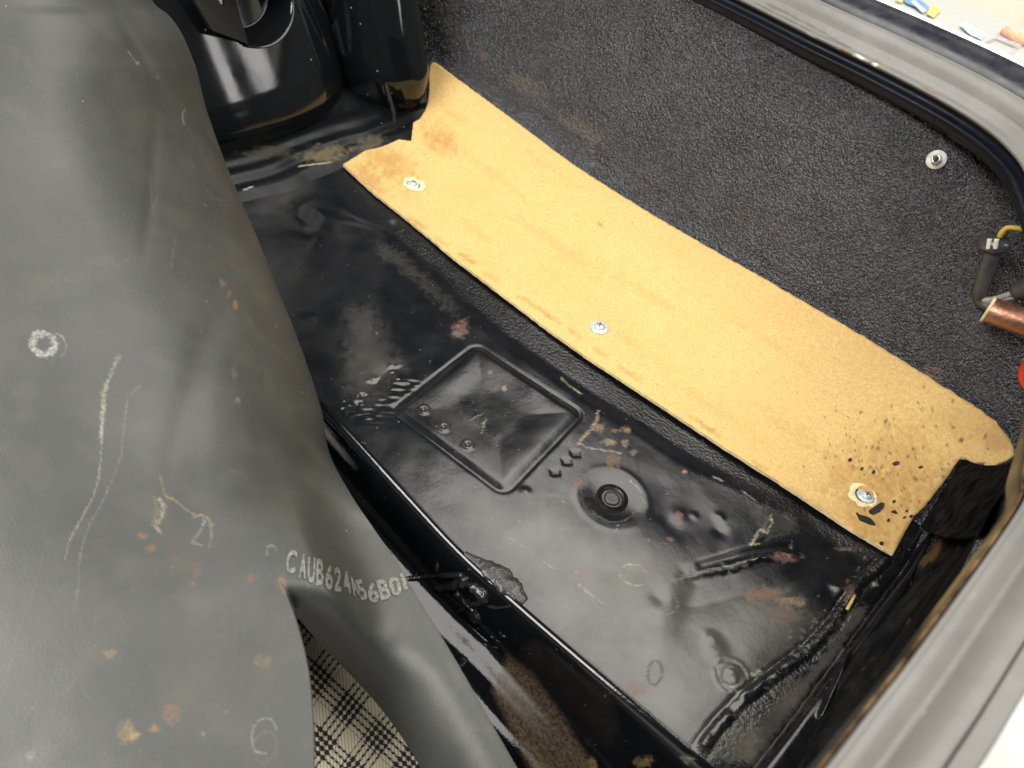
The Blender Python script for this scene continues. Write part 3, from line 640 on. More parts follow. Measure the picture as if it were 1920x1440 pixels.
def lobe():
    th = np.radians(np.linspace(-140, 140, 140)); zz = np.linspace(0.0, 0.30, 110)
    s0 = np.interp(zz, [0, 0.008, 0.02, 0.035, 0.055, 0.1, 0.3], [0.78, 0.86, 0.93, 0.98, 1.0, 0.97, 0.80])
    s0 = np.convolve(np.pad(s0, 3, mode='edge'), np.ones(7) / 7, 'valid')
    cx = -0.440 - 0.30 * np.clip(zz - 0.045, 0, 1); cy = 0.206 + 0 * zz
    V3 = np.stack([cx[:, None] + 0.108 * np.cos(th)[None] * s0[:, None], cy[:, None] + 0.056 * np.sin(th)[None] * s0[:, None], np.repeat(zz[:, None], len(th), 1)], -1)
    V3[..., 0] += 0.005 * (fbm(V3[..., 1] / 0.03, V3[..., 2] / 0.05, 85, 2) - 0.4)
    return V3
lb = lobe(); r_, c_ = lb.shape[:2]; V = lb.reshape(-1, 3); P = Paint(proj(V), 35)
P.blob((780, 215), 40, 26, (.10, .085, .065), .5); P.blob((750, 235), 22, 26, (.12, .095, .07), .5)
adopt(mesh_obj('side_lobe', V, gridF(r_, c_), M_gloss, None, cols={'stain_tint': P.rgba()}), arch)
# welded seam between the two pressings
sm = smooth_path([unx(688, -12, -0.392), unx(706, 80, -0.372), unx(724, 160, -0.352), unx(738, 215, -0.338), unx(742, 256, -0.330)], 8)
v, f = tube_mesh(sm, 0.0022, 8, True, 0.5); adopt(mesh_obj('weld_seam', v, f, M_gloss), arch)
sm = smooth_path([unx(668, -12, -0.395), unx(700, 95, -0.372), unx(722, 180, -0.350)], 8)
v, f = tube_mesh(sm, 0.0013, 8, True, 0.2); adopt(mesh_obj('pressed_rib', v, f, M_gloss), arch)
# gusset blade inside the recess
gv = [unx(352, -20, -0.386), unx(436, -20, -0.420), unx(466, 83, -0.383), unx(398, 57, -0.376)]
gn = np.array([-0.004, -0.001, 0]); v = [tuple(p) for p in gv] + [tuple(np.array(p) + gn) for p in gv]
adopt(mesh_obj('gusset', v, [(0, 1, 2, 3), (7, 6, 5, 4), (0, 4, 5, 1), (1, 5, 6, 2), (2, 6, 7, 3), (3, 7, 4, 0)], M_gloss, smooth=False), arch)
# folded flange between arch and floor
def flange():
    yy = np.linspace(-0.16, 0.235, 190); prof = smooth_path([(-0.42, 0.040), (-0.385, 0.024), (-0.365, 0.0165), (-0.350, 0.0150), (-0.340, 0.0110), (-0.330, 0.0105), (-0.322, 0.0055), (-0.312, 0.0060), (-0.3035, 0.0020), (-0.296, -0.0022)], 9)
    V3 = np.stack([np.repeat(prof[:, 0:1], len(yy), 1), np.repeat(yy[None], len(prof), 0), np.repeat(prof[:, 1:2], len(yy), 1)], -1)
    wob = 0.010 * (fbm(yy / 0.045, yy * 0 + 3, 91, 2) - 0.4); V3[..., 0] += wob[None] - 0.10 * np.clip(-yy - 0.02, 0, 1)[None] + 0.012 * np.sin(yy * 55)[None] * 0.3 - 0.006
    V3[..., 2] += 0.0010 * (fbm(V3[..., 1] / 0.06, V3[..., 0] / 0.012, 92, 2) - 0.4)
    return V3
fg = flange(); r_, c_ = fg.shape[:2]; V = fg.reshape(-1, 3); P = Paint(proj(V), 37)
P.blob((610, 290), 60, 22, (.13, .105, .06), .75, -.1); P.blob((690, 270), 40, 16, (.11, .09, .06), .6, -.3); P.blob((500, 285), 60, 14, (.05, .045, .03), .5)
P.line([(455, 356), (475, 350)], 2, PALE, .6); P.line([(560, 312), (620, 305)], 2.0, PALE, .5)
adopt(mesh_obj('floor_flange', V, gridF(r_, c_), M_flange, None, cols={'stain_tint': P.rgba()}), arch)
# bulkhead behind everything at the far end, unseen top raised to darken floor reflections
bv = refine(np.array([[(-0.62, -0.6, -0.06), (-0.62, 0.5, -0.06)], [(-0.82, -0.6, 0.80), (-0.82, 0.5, 0.80)]], float), 20); r_, c_ = bv.shape[:2]
bv[..., 0] += 0.01 * (fbm(bv[..., 1] / 0.1, bv[..., 2] / 0.1, 95, 2) - 0.4)
mesh_obj('bulkhead_with_unseen_shade_top', bv.reshape(-1, 3), gridF(r_, c_, True), M_wing, car)

# sealant lumps on the floor edge
bpy.context.view_layer.update()
def lumps(name, px, z, r, seed, parent=car, mat=M_tar, flat=0.55, lump=0.5, seg=14, n=10):
    def onpan(p):
        d = Vector(R @ np.array([p[0] - 960.0, p[1] - 720.0, F])).normalized(); hit = pan.ray_cast(Vector(CAM), d)
        return np.array(hit[1]) if hit[0] else np.array(un(p[0], p[1]))
    path = smooth_path([onpan(p) for p in px], n)
    rad = np.interp(np.linspace(0, 1, len(path)), np.linspace(0, 1, len(r)), r)
    v, f = tube_mesh(path, rad, seg, True); v = np.array(v); c = np.repeat(path, seg, 0); dv = v - c; dv[:, 2] *= flat
    nn = fbm(v[:, 0] * 260 + v[:, 2] * 90, v[:, 1] * 260 - v[:, 2] * 140, seed, 3); v = c + dv * (1 + lump * (nn - 0.4) * 2)[:, None]
    return mesh_obj(name, v, f, mat, parent)
lumps('sealant_lump', [(872, 1036), (895, 1052), (925, 1072), (955, 1098), (985, 1128)], 0.0005, [0.0012, 0.0026, 0.0060, 0.0068, 0.0020], 5, flat=0.38, lump=0.45, seg=22, n=14, mat=simple('grey_old_sealant', (0.028, 0.027, 0.025), 0.3, nscale=160, var=.5, bdist=0.0008))
lumps('sealant_bead', [(748, 1088), (775, 1084), (805, 1081), (835, 1079), (868, 1078)], 0, [0.0014, 0.0018, 0.0015, 0.0024, 0.0020], 6)
lumps('sealant_bead', [(815, 1102), (838, 1102), (858, 1097), (872, 1090), (873, 1080)], 0, [0.0018, 0.0032, 0.0040, 0.0042, 0.0022], 7, lump=0.8)
lumps('sealant_bead', [(852, 1100), (862, 1112), (872, 1126), (884, 1138), (892, 1150), (893, 1164)], 0, [0.0026, 0.0040, 0.0026, 0.0020, 0.0030, 0.0036], 8, lump=0.8)
lumps('sealant_bead', [(858, 1148), (880, 1136), (905, 1131), (930, 1139), (958, 1136)], 0, [0.0012, 0.0020, 0.0020, 0.0012, 0.0007], 9)
lumps('sealant_bead', [(878, 1096), (892, 1100), (908, 1112), (912, 1124), (896, 1118)], 0, [0.0022, 0.0038, 0.0040, 0.0030, 0.0015], 19, lump=0.9)
for i_, (x0, y0) in enumerate(((930, 1200), (918, 1192), (940, 1190), (925, 1212), (905, 1207))): lumps('sealant_crumb', [(x0, y0), (x0 + 5, y0 + 2), (x0 + 9, y0 + 6)], 0, [0.0006, 0.0012, 0.0005], 40 + i_, seg=8, n=4)

# black tar sheet covering the corner beside the board
nu, nv = 60, 60
C0, C1, C2, C3 = un(1726, 988, 0.003), un(1806, 858, 0.017), unx(1910, 866, 0.279), unx(1852, 1004, 0.266)
ga, gb = np.meshgrid(np.linspace(0, 1, nu), np.linspace(0, 1, nv), indexing='ij'); ga = ga[..., None]; gb = gb[..., None]
g = (1 - gb) * ((1 - ga) * C0 + ga * C1) + gb * ((1 - ga) * C3 + ga * C2)
g = g + np.array([0.2, 0.1, -0.9]) * 0.006 * np.sin(np.pi * gb) 
nz = fbm(np.linspace(0, 2.6, nu)[:, None] + np.zeros((1, nv)), np.linspace(0, 1.8, nv)[None] + np.zeros((nu, 1)), 101, 2) - 0.4
nz2 = np.abs(vnoise(np.linspace(0, 3.2, nu)[:, None] + 1.5 * np.linspace(0, 1, nv)[None], np.linspace(0, 2, nv)[None] + np.zeros((nu, 1)), 104) - 0.5)
ed = np.minimum(np.minimum(np.arange(nu)[:, None], nu - 1 - np.arange(nu)[:, None]), np.minimum(np.arange(nv)[None], nv - 1 - np.arange(nv)[None])) / 8.0
g += np.array([-0.5, -0.3, 0.8]) * (0.016 * nz + 0.009 * nz2)[..., None] * np.clip(ed, 0, 1)[..., None]
o = mesh_obj('sealant_sheet', g.reshape(-1, 3), gridF(nu, nv), simple('black_cloth_tape', (0.014, 0.014, 0.0145), 0.5, nscale=90, var=0.6, bscale=110, bdist=0.0016, spec=0.0), car)
sm_ = o.modifiers.new('thick', 'SOLIDIFY'); sm_.thickness = 0.002; sm_.offset = -1

# ------------------------------------------------------------------ rubber plug in the floor
gz = float(np.median(h[rr < 0.010]))
MP = Matrix.Translation((g0[0], g0[1], gz))
plug = tag(empty('rubber_plug', (g0[0], g0[1], gz)), 'round black rubber plug pressed into the floor near the stamped rectangle', 'rubber plug')
v, f = lathe([(0.0108, -0.001), (0.0110, 0.0010), (0.0080, 0.0016), (0.0092, 0.0021), (0.0080, 0.0016), (0.0069, 0.0004), (0.0064, -0.0012)], 56); adopt(mesh_obj('rim', v, f, M_rubber), plug).location = (0, 0, 0)
v, f = lathe([(0.0064, -0.0012), (0.0060, -0.0014), (0.0057, -0.0008), (0.0055, 0.0008), (0.0049, 0.0014), (0.0030, 0.0011), (0.0, 0.0013)], 56); adopt(mesh_obj('centre_cap', v, f, M_rubber), plug)
for ch in plug.children: ch.matrix_parent_inverse = Matrix.Identity(4)

# ------------------------------------------------------------------ tan board
OUT = [(643, 308), (700, 360), (767, 413), (850, 483), (933, 546), (1013, 607), (1070, 648), (1120, 683), (1150, 702), (1243, 763), (1360, 840), (1460, 903), (1540, 956), (1600, 996), (1675, 1039), (1690, 1010), (1702, 990), (1714, 968), (1735, 948), (1765, 910), (1802, 857), (1812, 858), (1830, 868), (1848, 867), (1866, 876), (1873, 868), (1888, 864), (1903, 853), (1901, 836), (1890, 815), (1868, 790), (1840, 769), (1824, 758), (1790, 736), (1732, 700), (1639, 641), (1500, 561), (1370, 487), (1240, 412), (1150, 357), (1067, 303), (933, 203), (850, 142), (818, 118), (812, 116), (807, 122), (804, 137), (805, 167), (803, 187), (797, 207), (787, 222), (775, 229), (773, 247), (771, 264), (743, 260), (723, 260), (683, 283)]
CL = 0.0042
def oncard(px, py):
    """where the line of sight through a photo pixel meets the board's curved surface"""
    d = R @ np.array([px - 960.0, py - 720.0, F]); d = d / -d[2]
    lo, hi = 0.20, 0.45
    for _ in range(40):
        t = 0.5 * (lo + hi); p = CAM + d * t
        if p[2] > hs(p[1] - yb(p[0])) + CL: lo = t
        else: hi = t
    return CAM + d * hi
cy_ = lambda x, y: hs(y - yb(x)) + CL
out3 = np.array([oncard(*p) for p in OUT])
# edges get small irregularity by resampling
def dens(P, step):
    o = []
    for i in range(len(P)):
        a, b = P[i], P[(i + 1) % len(P)]; n = max(1, int(np.linalg.norm(b - a) / step))
        for k in range(n): o.append(a + (b - a) * k / n)
    return np.array(o)
ob = dens(out3[:, :2], 0.003); nb = len(ob)
ob = ob + (np.stack([vnoise(ob[:, 0] * 500, ob[:, 1] * 500, 6), vnoise(ob[:, 0] * 500, ob[:, 1] * 500, 7)], 1) - 0.5) * 0.0007
gx, gy = np.meshgrid(np.arange(-0.42, 0.32, 0.0016), np.arange(0.05, 0.30, 0.0016)); gp = np.stack([gx.ravel(), gy.ravel()], 1)
gp = gp[sdpoly(gp, [tuple(p) for p in ob]) < -0.0012]
HOLES = [(un(773, 347, .0042)[:2], 0.0088, 0.0058), (un(1123, 614, .0042)[:2], 0.0, 0.0), (un(1617, 933, .0042)[:2], 0.0088, 0.0085)]
allp = [Vector(p) for p in ob] + [Vector(p) for p in gp]
res = delaunay_2d_cdt(allp, [], [list(range(nb))], 1, 1e-7)
vv = np.array([tuple(p) for p in res[0]]); tri = [tuple(t) for t in res[2]]
top = np.column_stack([vv, cy_(vv[:, 0], vv[:, 1])])
top[:, 2] += 0.0018 * (fbm(vv[:, 0] / 0.08, vv[:, 1] / 0.05, 111, 2) - 0.4)
# the near corner tab lifts and curls; the torn holes are rough round the rim
P = Paint(proj(top), 43)
for c, rx, ry, col, st_ in (((725, 300), 95, 46, (.33, .165, .04), .8), ((800, 215), 26, 50, (.40, .21, .06), .35), ((820, 262), 60, 34, (.30, .15, .04), .75), ((850, 215), 40, 10, (.32, .18, .05), .4), ((690, 335), 60, 36, (.34, .17, .045), .75), ((690, 345), 24, 10, (.24, .11, .03), .4), ((790, 420), 40, 6, (.30, .17, .06), .45), ((765, 365), 40, 20, (.42, .24, .07), .3),
        ((1700, 880), 150, 100, (.34, .18, .045), .7), ((1640, 940), 130, 90, (.33, .165, .04), .7), ((1780, 790), 70, 40, (.38, .22, .07), .45), ((1620, 1000), 60, 30, (.34, .17, .04), .5), ((1665, 800), 16, 10, (.24, .16, .08), .5), ((1872, 825), 44, 40, (.38, .21, .085), .8), ((1830, 838), 14, 14, (.6, .48, .26), .5), ((1400, 700), 260, 90, (.60, .41, .17), .25), ((1770, 895), 20, 50, (.14, .09, .05), .35), ((1125, 421), 9, 3, (.20, .10, .04), .8)):
    P.blob(c, rx * 1.1, ry * 1.1, col, st_ * 0.8, .6, br=0.65, soft=0.0)
for c, rx, ry, an in (((930, 330), 120, 14, .62), ((1060, 470), 160, 20, .6), ((1230, 560), 150, 16, .55), ((1330, 760), 120, 18, .6), ((1480, 800), 130, 24, .6), ((900, 440), 70, 14, .75), ((1180, 640), 60, 16, .7), ((1440, 640), 140, 10, .58), ((1010, 300), 90, 8, .62), ((1570, 880), 90, 26, .6)):
    P.blob(c, rx, ry, (.40, .235, .075), .28, an, br=.9, soft=0.0)
for k in range(26):
    x0 = rng.uniform(680, 1660); P.line([(x0, 318 + (x0 - 645) * .705 + rng.uniform(2, 8)), (x0 + 24, 318 + (x0 - 621) * .705 + rng.uniform(0, 6))], 5, (.36, .2, .06), .4)
for k in range(170):
    a = rng.uniform(0, 1); c = (rng.normal(1690, 75), rng.normal(870, 70)); r0 = abs(rng.normal(0, 2.2)) + 1.2
    P.blob(c, r0, r0 * rng.uniform(.5, 1), (.05, .03, .012), .85, rng.uniform(0, 3), br=.5)
for k in range(50):
    t = rng.uniform(0, 1); c = (1590 + rng.normal(0, 28), 840 + rng.normal(0, 34)); P.blob(c, rng.uniform(1.2, 3.5), rng.uniform(1, 2.4), (.06, .035, .01), .9, br=.6)
for k in range(120): P.blob((rng.uniform(700, 1700), rng.uniform(250, 1000)), rng.uniform(1, 2.2), rng.uniform(1, 1.8), (.14, .08, .03), .6, br=.5)
n0 = len(top); bot = top.copy(); bot[:, 2] -= 0.0026
V = np.vstack([top, bot]); Fc = [t for t in tri]; mi = [0] * len(tri)
a = np.array([V[t[1]] - V[t[0]] for t in tri[:1]])[0]; 
if np.cross(V[tri[0][1]] - V[tri[0][0]], V[tri[0][2]] - V[tri[0][0]])[2] < 0: Fc = [t[::-1] for t in Fc]
Fc += [tuple(i + n0 for i in t[::-1]) for t in Fc[:len(tri)]]; mi += [0] * len(tri)
ec = {}
for t in Fc[:len(tri)]:
    for i in range(3):
        e = (t[i], t[(i + 1) % 3]); ec[e] = 1
for (a, b) in list(ec):
    if (b, a) not in ec: Fc.append((b, a, a + n0, b + n0)); mi.append(1)
rg = P.rgba()
board = mesh_obj('fibreboard_panel', V, Fc, [M_board, M_edge], None, smooth=False, cols={'stain_tint': np.vstack([rg, rg])}, mats=mi)
board.data.polygons.foreach_set('use_smooth', np.array([k == 0 for k in mi]))
tag(board, 'long tan fibreboard strip screwed down along the base of the side wall', 'board')
print('board', len(V))
def fibre(name, a, b):
    v, f = tube_mesh([oncard(*a) + np.array([0, 0, 0.0005]), (oncard(*a) + oncard(*b)) / 2 + np.array([0, 0, 0.0022]), oncard(*b) + np.array([0, 0, 0.0004])], [0.0003, 0.0004, 0.0002], 6); return mesh_obj(name, v, f, M_edge, board)
fibre('loose_fibre', (1640, 1020), (1660, 1036))

# ------------------------------------------------------------------ screws in the board
def make_screw(c, label, r=0.0068, spin=0.3, tilt=(0, 0, 1), hole=None):
    p = oncard(*c); t = empty('screw', tuple(p)); tag(t, label, 'screw', 'screws holding the tan board down')
    Mx = frame((0, 0, 0), tilt, spin)
    v, f = lathe([(0.0002, 0.0003), (r, 0.0003), (r * 1.02, 0.0008), (r * 0.98, 0.0013), (r * 0.62, 0.0017), (r * 0.55, 0.0016)], 40, Mx); w_ = mesh_obj('washer', v, f, M_zinc, t)
    v, f = lathe([(r * 0.60, 0.0013), (r * 0.60, 0.0022), (r * 0.50, 0.0033), (r * 0.30, 0.0040), (0.0, 0.0042)], 32, Mx); hd = mesh_obj('head', v, f, M_zinc, t)
    cr = r * 0.34
    s1 = prism([(-cr, -0.0005), (cr, -0.0005), (cr, 0.0005), (-cr, 0.0005)], 0.0036, 0.00425, 0, Mx); s2 = prism([(-0.0005, -cr), (0.0005, -cr), (0.0005, cr), (-0.0005, cr)], 0.0036, 0.00426, 0, Mx)
    v, f = join(s1, s2); mesh_obj('cross_recess', v, f, M_sleeve, hd, smooth=False)
    if hole:
        n = 26; V = []; Fc = []
        for k in range(n):
            a = 2 * math.pi * k / n; q = (hole[0] * math.cos(a) + hole[2], hole[1] * math.sin(a) + hole[3]); jj = 1 + 0.22 * (random.random() - 0.5)
            for s_, z_ in ((0.62, 0.0002), (0.80, 0.0005), (0.92, 0.0013), (1.05 * jj, 0.0009), (1.22 * jj, 0.0001)): V.append((q[0] * s_, q[1] * s_, z_))
        for k in range(n):
            for i in range(4): Fc.append((k * 5 + i, ((k + 1) % n) * 5 + i, ((k + 1) % n) * 5 + i + 1, k * 5 + i + 1))
        mesh_obj('torn_paper_rim', V, Fc, M_edge, t)
        V = [(hole[0] * 0.8 * math.cos(2 * math.pi * k / n) + hole[2], hole[1] * 0.8 * math.sin(2 * math.pi * k / n) + hole[3], 0.0004) for k in range(n)] + [(hole[2], hole[3], 0.0003)]
        mesh_obj('hole', V, [(k, (k + 1) % n, n) for k in range(n)], M_chip, t)
    return t
make_screw((775, 347), 'screw sunk in a ragged pale hole at the far end of the tan board', 0.0058, 0.2, (0.15, 0.0, 1), (0.0100, 0.0080, -0.0008, 0.0012))
make_screw((1123, 615), 'clean zinc screw and washer at the middle of the tan board', 0.0079, 0.5)
make_screw((1622, 932), 'screw in a torn hole beside the black flakes near the board corner', 0.0062, 0.9, (-0.06, 0.1, 1), (0.0084, 0.0094, -0.0018, 0.0008))

# black flakes lying on the board
def flake(poly, label, group=None):
    p3 = np.array([oncard(*p) for p in poly]); c = p3.mean(0); n = len(p3)
    lo = [tuple(p - c + np.array([0, 0, 0.0003])) for p in p3]; hi = [tuple((p - c) * 0.96 + np.array([0, 0, 0.0011 + 0.0006 * random.random()])) for p in p3]
    o = mesh_obj('paint_flake', lo + hi, [tuple(range(n))[::-1], tuple(range(n, 2 * n))] + [(k, (k + 1) % n, (k + 1) % n + n, k + n) for k in range(n)], M_chip, None, smooth=False)
    o.location = c; return tag(o, label, 'flake', group)
flake([(1628, 958), (1638, 951), (1650, 943), (1658, 945), (1656, 953), (1648, 961), (1636, 966), (1630, 963)], 'black flake touching the near screw washer, the upper of two big ones')
flake([(1604, 962), (1610, 967), (1622, 969), (1632, 974), (1637, 980), (1641, 986), (1630, 984), (1618, 979), (1611, 976)], 'largest black flake, diamond shaped, below the near screw on the board')
flake([(1672, 870), (1678, 866), (1686, 868), (1684, 872), (1677, 874)], 'small oval black flake by itself near the middle of the stained board end')
flake([(1670, 960), (1676, 957), (1682, 963), (1680, 964), (1672, 962)], 'thin pointed black flake right of the near screw on the board')
for c, r in (((1593, 863), 4), ((1637, 886), 3.5), ((1725, 877), 3.5), ((1675, 941), 2.6), ((1699, 959), 2.6), ((1707, 969), 3), ((1665, 976), 3), ((1652, 1020), 4), ((1615, 880), 2.6), ((1695, 971), 2.2)):
    flake([(c[0] + r * (0.7 + 0.6 * random.random()) * math.cos(a), c[1] + r * (0.6 + 0.5 * random.random()) * math.sin(a)) for a in np.linspace(0, 5.3, 6)], 'tiny black flake lying on the stained near end of the tan board', 'tiny black flakes on the tan board')

# straw lying on the floor
a, b = un(1588, 1143, 0.004), un(1603, 1116, 0.0045)
v, f = tube_mesh([a, (a + b) / 2 + np.array([0, 0, .0004]), b], [0.0010, 0.0011, 0.0009], 6); tag(mesh_obj('straw', v, f, M_straw), 'short yellow straw stalk lying on the dark floor near the rear sill', 'straw')

# ------------------------------------------------------------------ nut on the side wall
def onwall(px, py):
    d = R @ np.array([px - 960.0, py - 720.0, F]); d = d / np.linalg.norm(d); lo, hi = 0.2, 1.6
    for _ in range(45):
        t = 0.5 * (lo + hi); p = CAM + d * t; s = p[1] - yb(p[0])
        if p[2] > hs(s) : lo = t
        else: hi = t
    return CAM + d * hi
wn = np.array([-0.0, -0.90, 0.42])
p = onwall(1756, 300); nut = tag(empty('wall_nut', tuple(p)), 'white washer with hex nut on a threaded stud high on the side wall', 'nut')
Mx = frame((0, 0, 0), wn, 0.2); S = ((p - CAM) @ VD) / F
v, f = lathe([(0.0, 0.0012), (17 * S, 0.0012), (17.5 * S, 0.002), (16.5 * S, 0.0032), (0, 0.0034)], 36, Mx); mesh_obj('washer', v, f, M_nylon, nut)
v, f = prism([(9.5 * S * math.cos(a), 9.5 * S * math.sin(a)) for a in np.linspace(0, 2 * math.pi, 7)[:6]], 0.0033, 0.0085, 0.0008, Mx); mesh_obj('hex_nut', v, f, M_zinc, nut, smooth=False)
v, f = lathe([(4.2 * S, 0.008)] + [((4.2 if k % 2 else 4.9) * S, 0.0085 + 0.0008 * k) for k in range(8)] + [(0, 0.0155)], 18, Mx); mesh_obj('stud', v, f, simple('brassy_stud', (.30, .25, .16), .45, metal=.7), nut)

# ------------------------------------------------------------------ wiring at the right edge
YW = 0.235
def wp(px, py, y=YW): return uny(px, py, y)
sw = np.linalg.norm(wp(1850, 520) - CAM) / F * 1.05
harn = tag(empty('wiring_connector', tuple(wp(1848, 540))), 'dark grey sleeved connector with yellow and grey wires at the right edge', 'wiring')
def part(name, path, rad, mat, seg=12, par=harn):
    v, f = tube_mesh(smooth_path(path, 8), rad if np.isscalar(rad) else np.interp(np.linspace(0, 1, (len(path) - 1) * 8 + 1), np.linspace(0, 1, len(rad)), rad), seg)
    return adopt(mesh_obj(name, v, f, mat), par)
part('sleeve', [wp(1862, 468), wp(1856, 490), wp(1848, 515), wp(1838, 545), wp(1834, 560), wp(1842, 570), wp(1866, 580)], [11 * sw, 11 * sw, 12 * sw, 11 * sw, 7 * sw, 6 * sw, 8 * sw], M_sleeve)
part('collar', [wp(1869, 446), wp(1866, 452), wp(1863, 462), wp(1860, 470)], [17 * sw, 20 * sw, 20 * sw, 13 * sw], simple('glossy_dark_collar', (.06, .06, .065), .2), 20)
for dx in (-9, 4): part('collar_rib', [wp(1865 + dx, 448, YW - 0.0085), wp(1862 + dx, 466, YW - 0.0085)], 3.2 * sw, M_nylon, 8)
part('yellow_wire', [wp(1874, 444), wp(1880, 434), wp(1892, 427), wp(1925, 431), wp(1960, 440)], 3.8 * sw, M_yellow)
part('grey_wire', [wp(1846, 548), wp(1838, 556), wp(1844, 562), wp(1868, 560), wp(1905, 548), wp(1950, 535)], 4.5 * sw, M_grey)
part('grey_wire', [wp(1840, 562), wp(1850, 566), wp(1875, 562), wp(1912, 556), wp(1950, 548)], 3.5 * sw, M_grey)
part('wire_boot', [wp(1905, 552), wp(1925, 540), wp(1960, 530)], [12 * sw, 17 * sw, 17 * sw], M_sleeve)
# tiny pale print along the sleeve
for k in range(16):
    t = k / 15; c = (1841 - 13 * t + (1 if k % 2 else 0), 486 + 52 * t); q = [wp(c[0] + dx, c[1] + dy, YW - 0.006) for dx, dy in ((-2, -1), (2, -1.3), (2, 0.4), (-2, .6))]
    if k in (5, 10): continue
    if k % 3 == 0: q = [wp(c[0] + dx, c[1] + dy, YW - 0.006) for dx, dy in ((-2, -1), (0, -1.3), (0, 0.4), (-2, .6))]
ct = part('copper_tube', [wp(1853, 580, YW - .01), wp(1880, 590, YW - .01), wp(1915, 602, YW - .01), wp(1975, 622, YW - .01)], 19 * sw, M_copper, 24)
ct.parent = None; ct.matrix_parent_inverse = Matrix.Identity(4)
tag(ct, 'short copper tube with a pale cut end at the right edge', 'tube')
v, f = tube_mesh([wp(1851, 579, YW - .01), wp(1856.5, 581.2, YW - .01)], 20.2 * sw, 24); adopt(mesh_obj('tube_rim', v, f, M_edge), ct)
v, f = lathe([(0, 0.0), (0.016, 0.0), (0.0175, 0.002), (0.0175, 0.008), (0.015, 0.010), (0, 0.0105)], 40, frame(tuple(wp(1972, 704, 0.215)), (-0.3, -0.8, 0.5))); tag(mesh_obj('red_cap', v, f, M_red), 'round red plastic cap cut off by the right edge of view', 'cap')

# ------------------------------------------------------------------ the turned back mat
XR = smooth_path([(255, -80), (285, 0), (318, 30), (342, 65), (362, 112), (370, 135), (383, 190), (397, 235), (420, 298), (450, 372), (480, 440), (512, 520), (545, 600), (578, 690), (603, 770), (618, 850), (655, 922), (700, 990), (742, 1050), (768, 1095), (850, 1230), (910, 1335), (970, 1440), (1010, 1510), (1030, 1550)], 6)
SL = smooth_path([(200, -80), (330, 300), (430, 600), (490, 850), (518, 1000), (526, 1086)], 6)
SA = smooth_path([(526, 1086), (545, 1130), (562, 1180), (580, 1258), (588, 1340), (591, 1440), (592, 1550)], 8)
SB = smooth_path([(526, 1086), (542, 1128), (562, 1162), (598, 1205), (640, 1248), (690, 1300), (742, 1366), (780, 1425), (800, 1470), (820, 1550)], 8)
def sint(y, a, b):
    g = np.arange(-300, 1800, 2.0); v = np.interp(g, a, b); v = np.convolve(np.pad(v, 60, mode='edge'), np.hanning(121) / np.hanning(121).sum(), 'valid'); return np.interp(y, g, v)
xr = lambda y: np.interp(y, XR[:, 1], XR[:, 0]); XL = -130.0
zR = lambda y: sint(y, [-80, 0, 230, 370, 600, 850, 1085, 1250, 1440, 1550], [.455, .470, .505, .505, .465, .425, .378, .352, .320, .30])
zL = lambda y: sint(y, [-80, 300, 720, 1100, 1440, 1550], [.385, .36, .325, .285, .255, .245])
VAL = [(605, 800), (620, 870), (634, 940), (652, 1010), (694, 1100), (735, 1190), (790, 1290), (850, 1400), (900, 1500)]
CRS = [(640, 880), (676, 980), (716, 1060), (760, 1140), (850, 1280), (950, 1440), (1000, 1530)]
def sdist(px, py, L):
    L = np.array(L, float); return px - sint(py, L[:, 1], L[:, 0])
def mdep(px, py):
    px = np.asarray(px, float); py = np.asarray(py, float)
    X = xr(py); u = np.clip((px - XL) / (X - XL), 0, 1)
    d = zL(py) + (zR(py) - zL(py)) * (0.70 * u ** 2.1 + 0.30 * u) - 0.030 * u ** 2
    up = sstep(1000, 850, py)
    d += 0.066 * up * (1 - np.sqrt(np.clip(1 - np.clip(1 - (X - px) / 300.0, 0, 1) ** 2.2 * 0.985, 0, 1)))
    low = sstep(800, 1000, py); lo2 = sstep(1086, 1300, py); v = sdist(px, py, VAL); c = sdist(px, py, CRS)
    d += 0.010 * low * np.exp(-(v / 50.0) ** 2)
    wf = low * (1 - (1 - sstep(-90, 60, v)) * (1 - lo2 * (px > np.interp(py, SA[:, 1], SA[:, 0]) + 1)))
    df = zR(py) - 0.004 + np.where(c > 0, 0.009 * (c / 80.0) ** 2, 0.011 * (c / 110.0) ** 2)
    d = d * (1 - wf) + df * wf
    # hollows and bulges of the old sheet
    d += 0.0018 * np.exp(-(sdist(px, py, [(430, 540), (385, 640), (345, 780), (325, 900), (330, 1000)]) / 34.0) ** 2) * sstep(520, 640, py) * sstep(1010, 860, py)
    d -= 0.0018 * np.exp(-((px - 440) / 90) ** 2 - ((py - 800) / 170) ** 2)
    d += 0.0030 * np.exp(-((sdist(px, py, [(215, 40), (262, 110), (330, 170)])) / 14.0) ** 2) * np.exp(-((py - 105) / 45) ** 2)
    d += 0.0009 * np.exp(-(sdist(px, py, [(300, 180), (282, 330), (288, 400), (262, 480)]) / 13.0) ** 2) * sstep(170, 260, py) * sstep(520, 400, py)
    d += 0.0016 * np.exp(-((px - 440) / 60) ** 2 - ((py - 1180) / 60) ** 2) - 0.0012 * np.exp(-((px - 350) / 90) ** 2 - ((py - 1120) / 60) ** 2)
    d += 0.0022 * (fbm(px / 260.0, py / 300.0, 131, 1) - 0.4) + 0.0003 * (fbm(px / 70.0, py / 90.0, 133, 2) - 0.4)
    return d
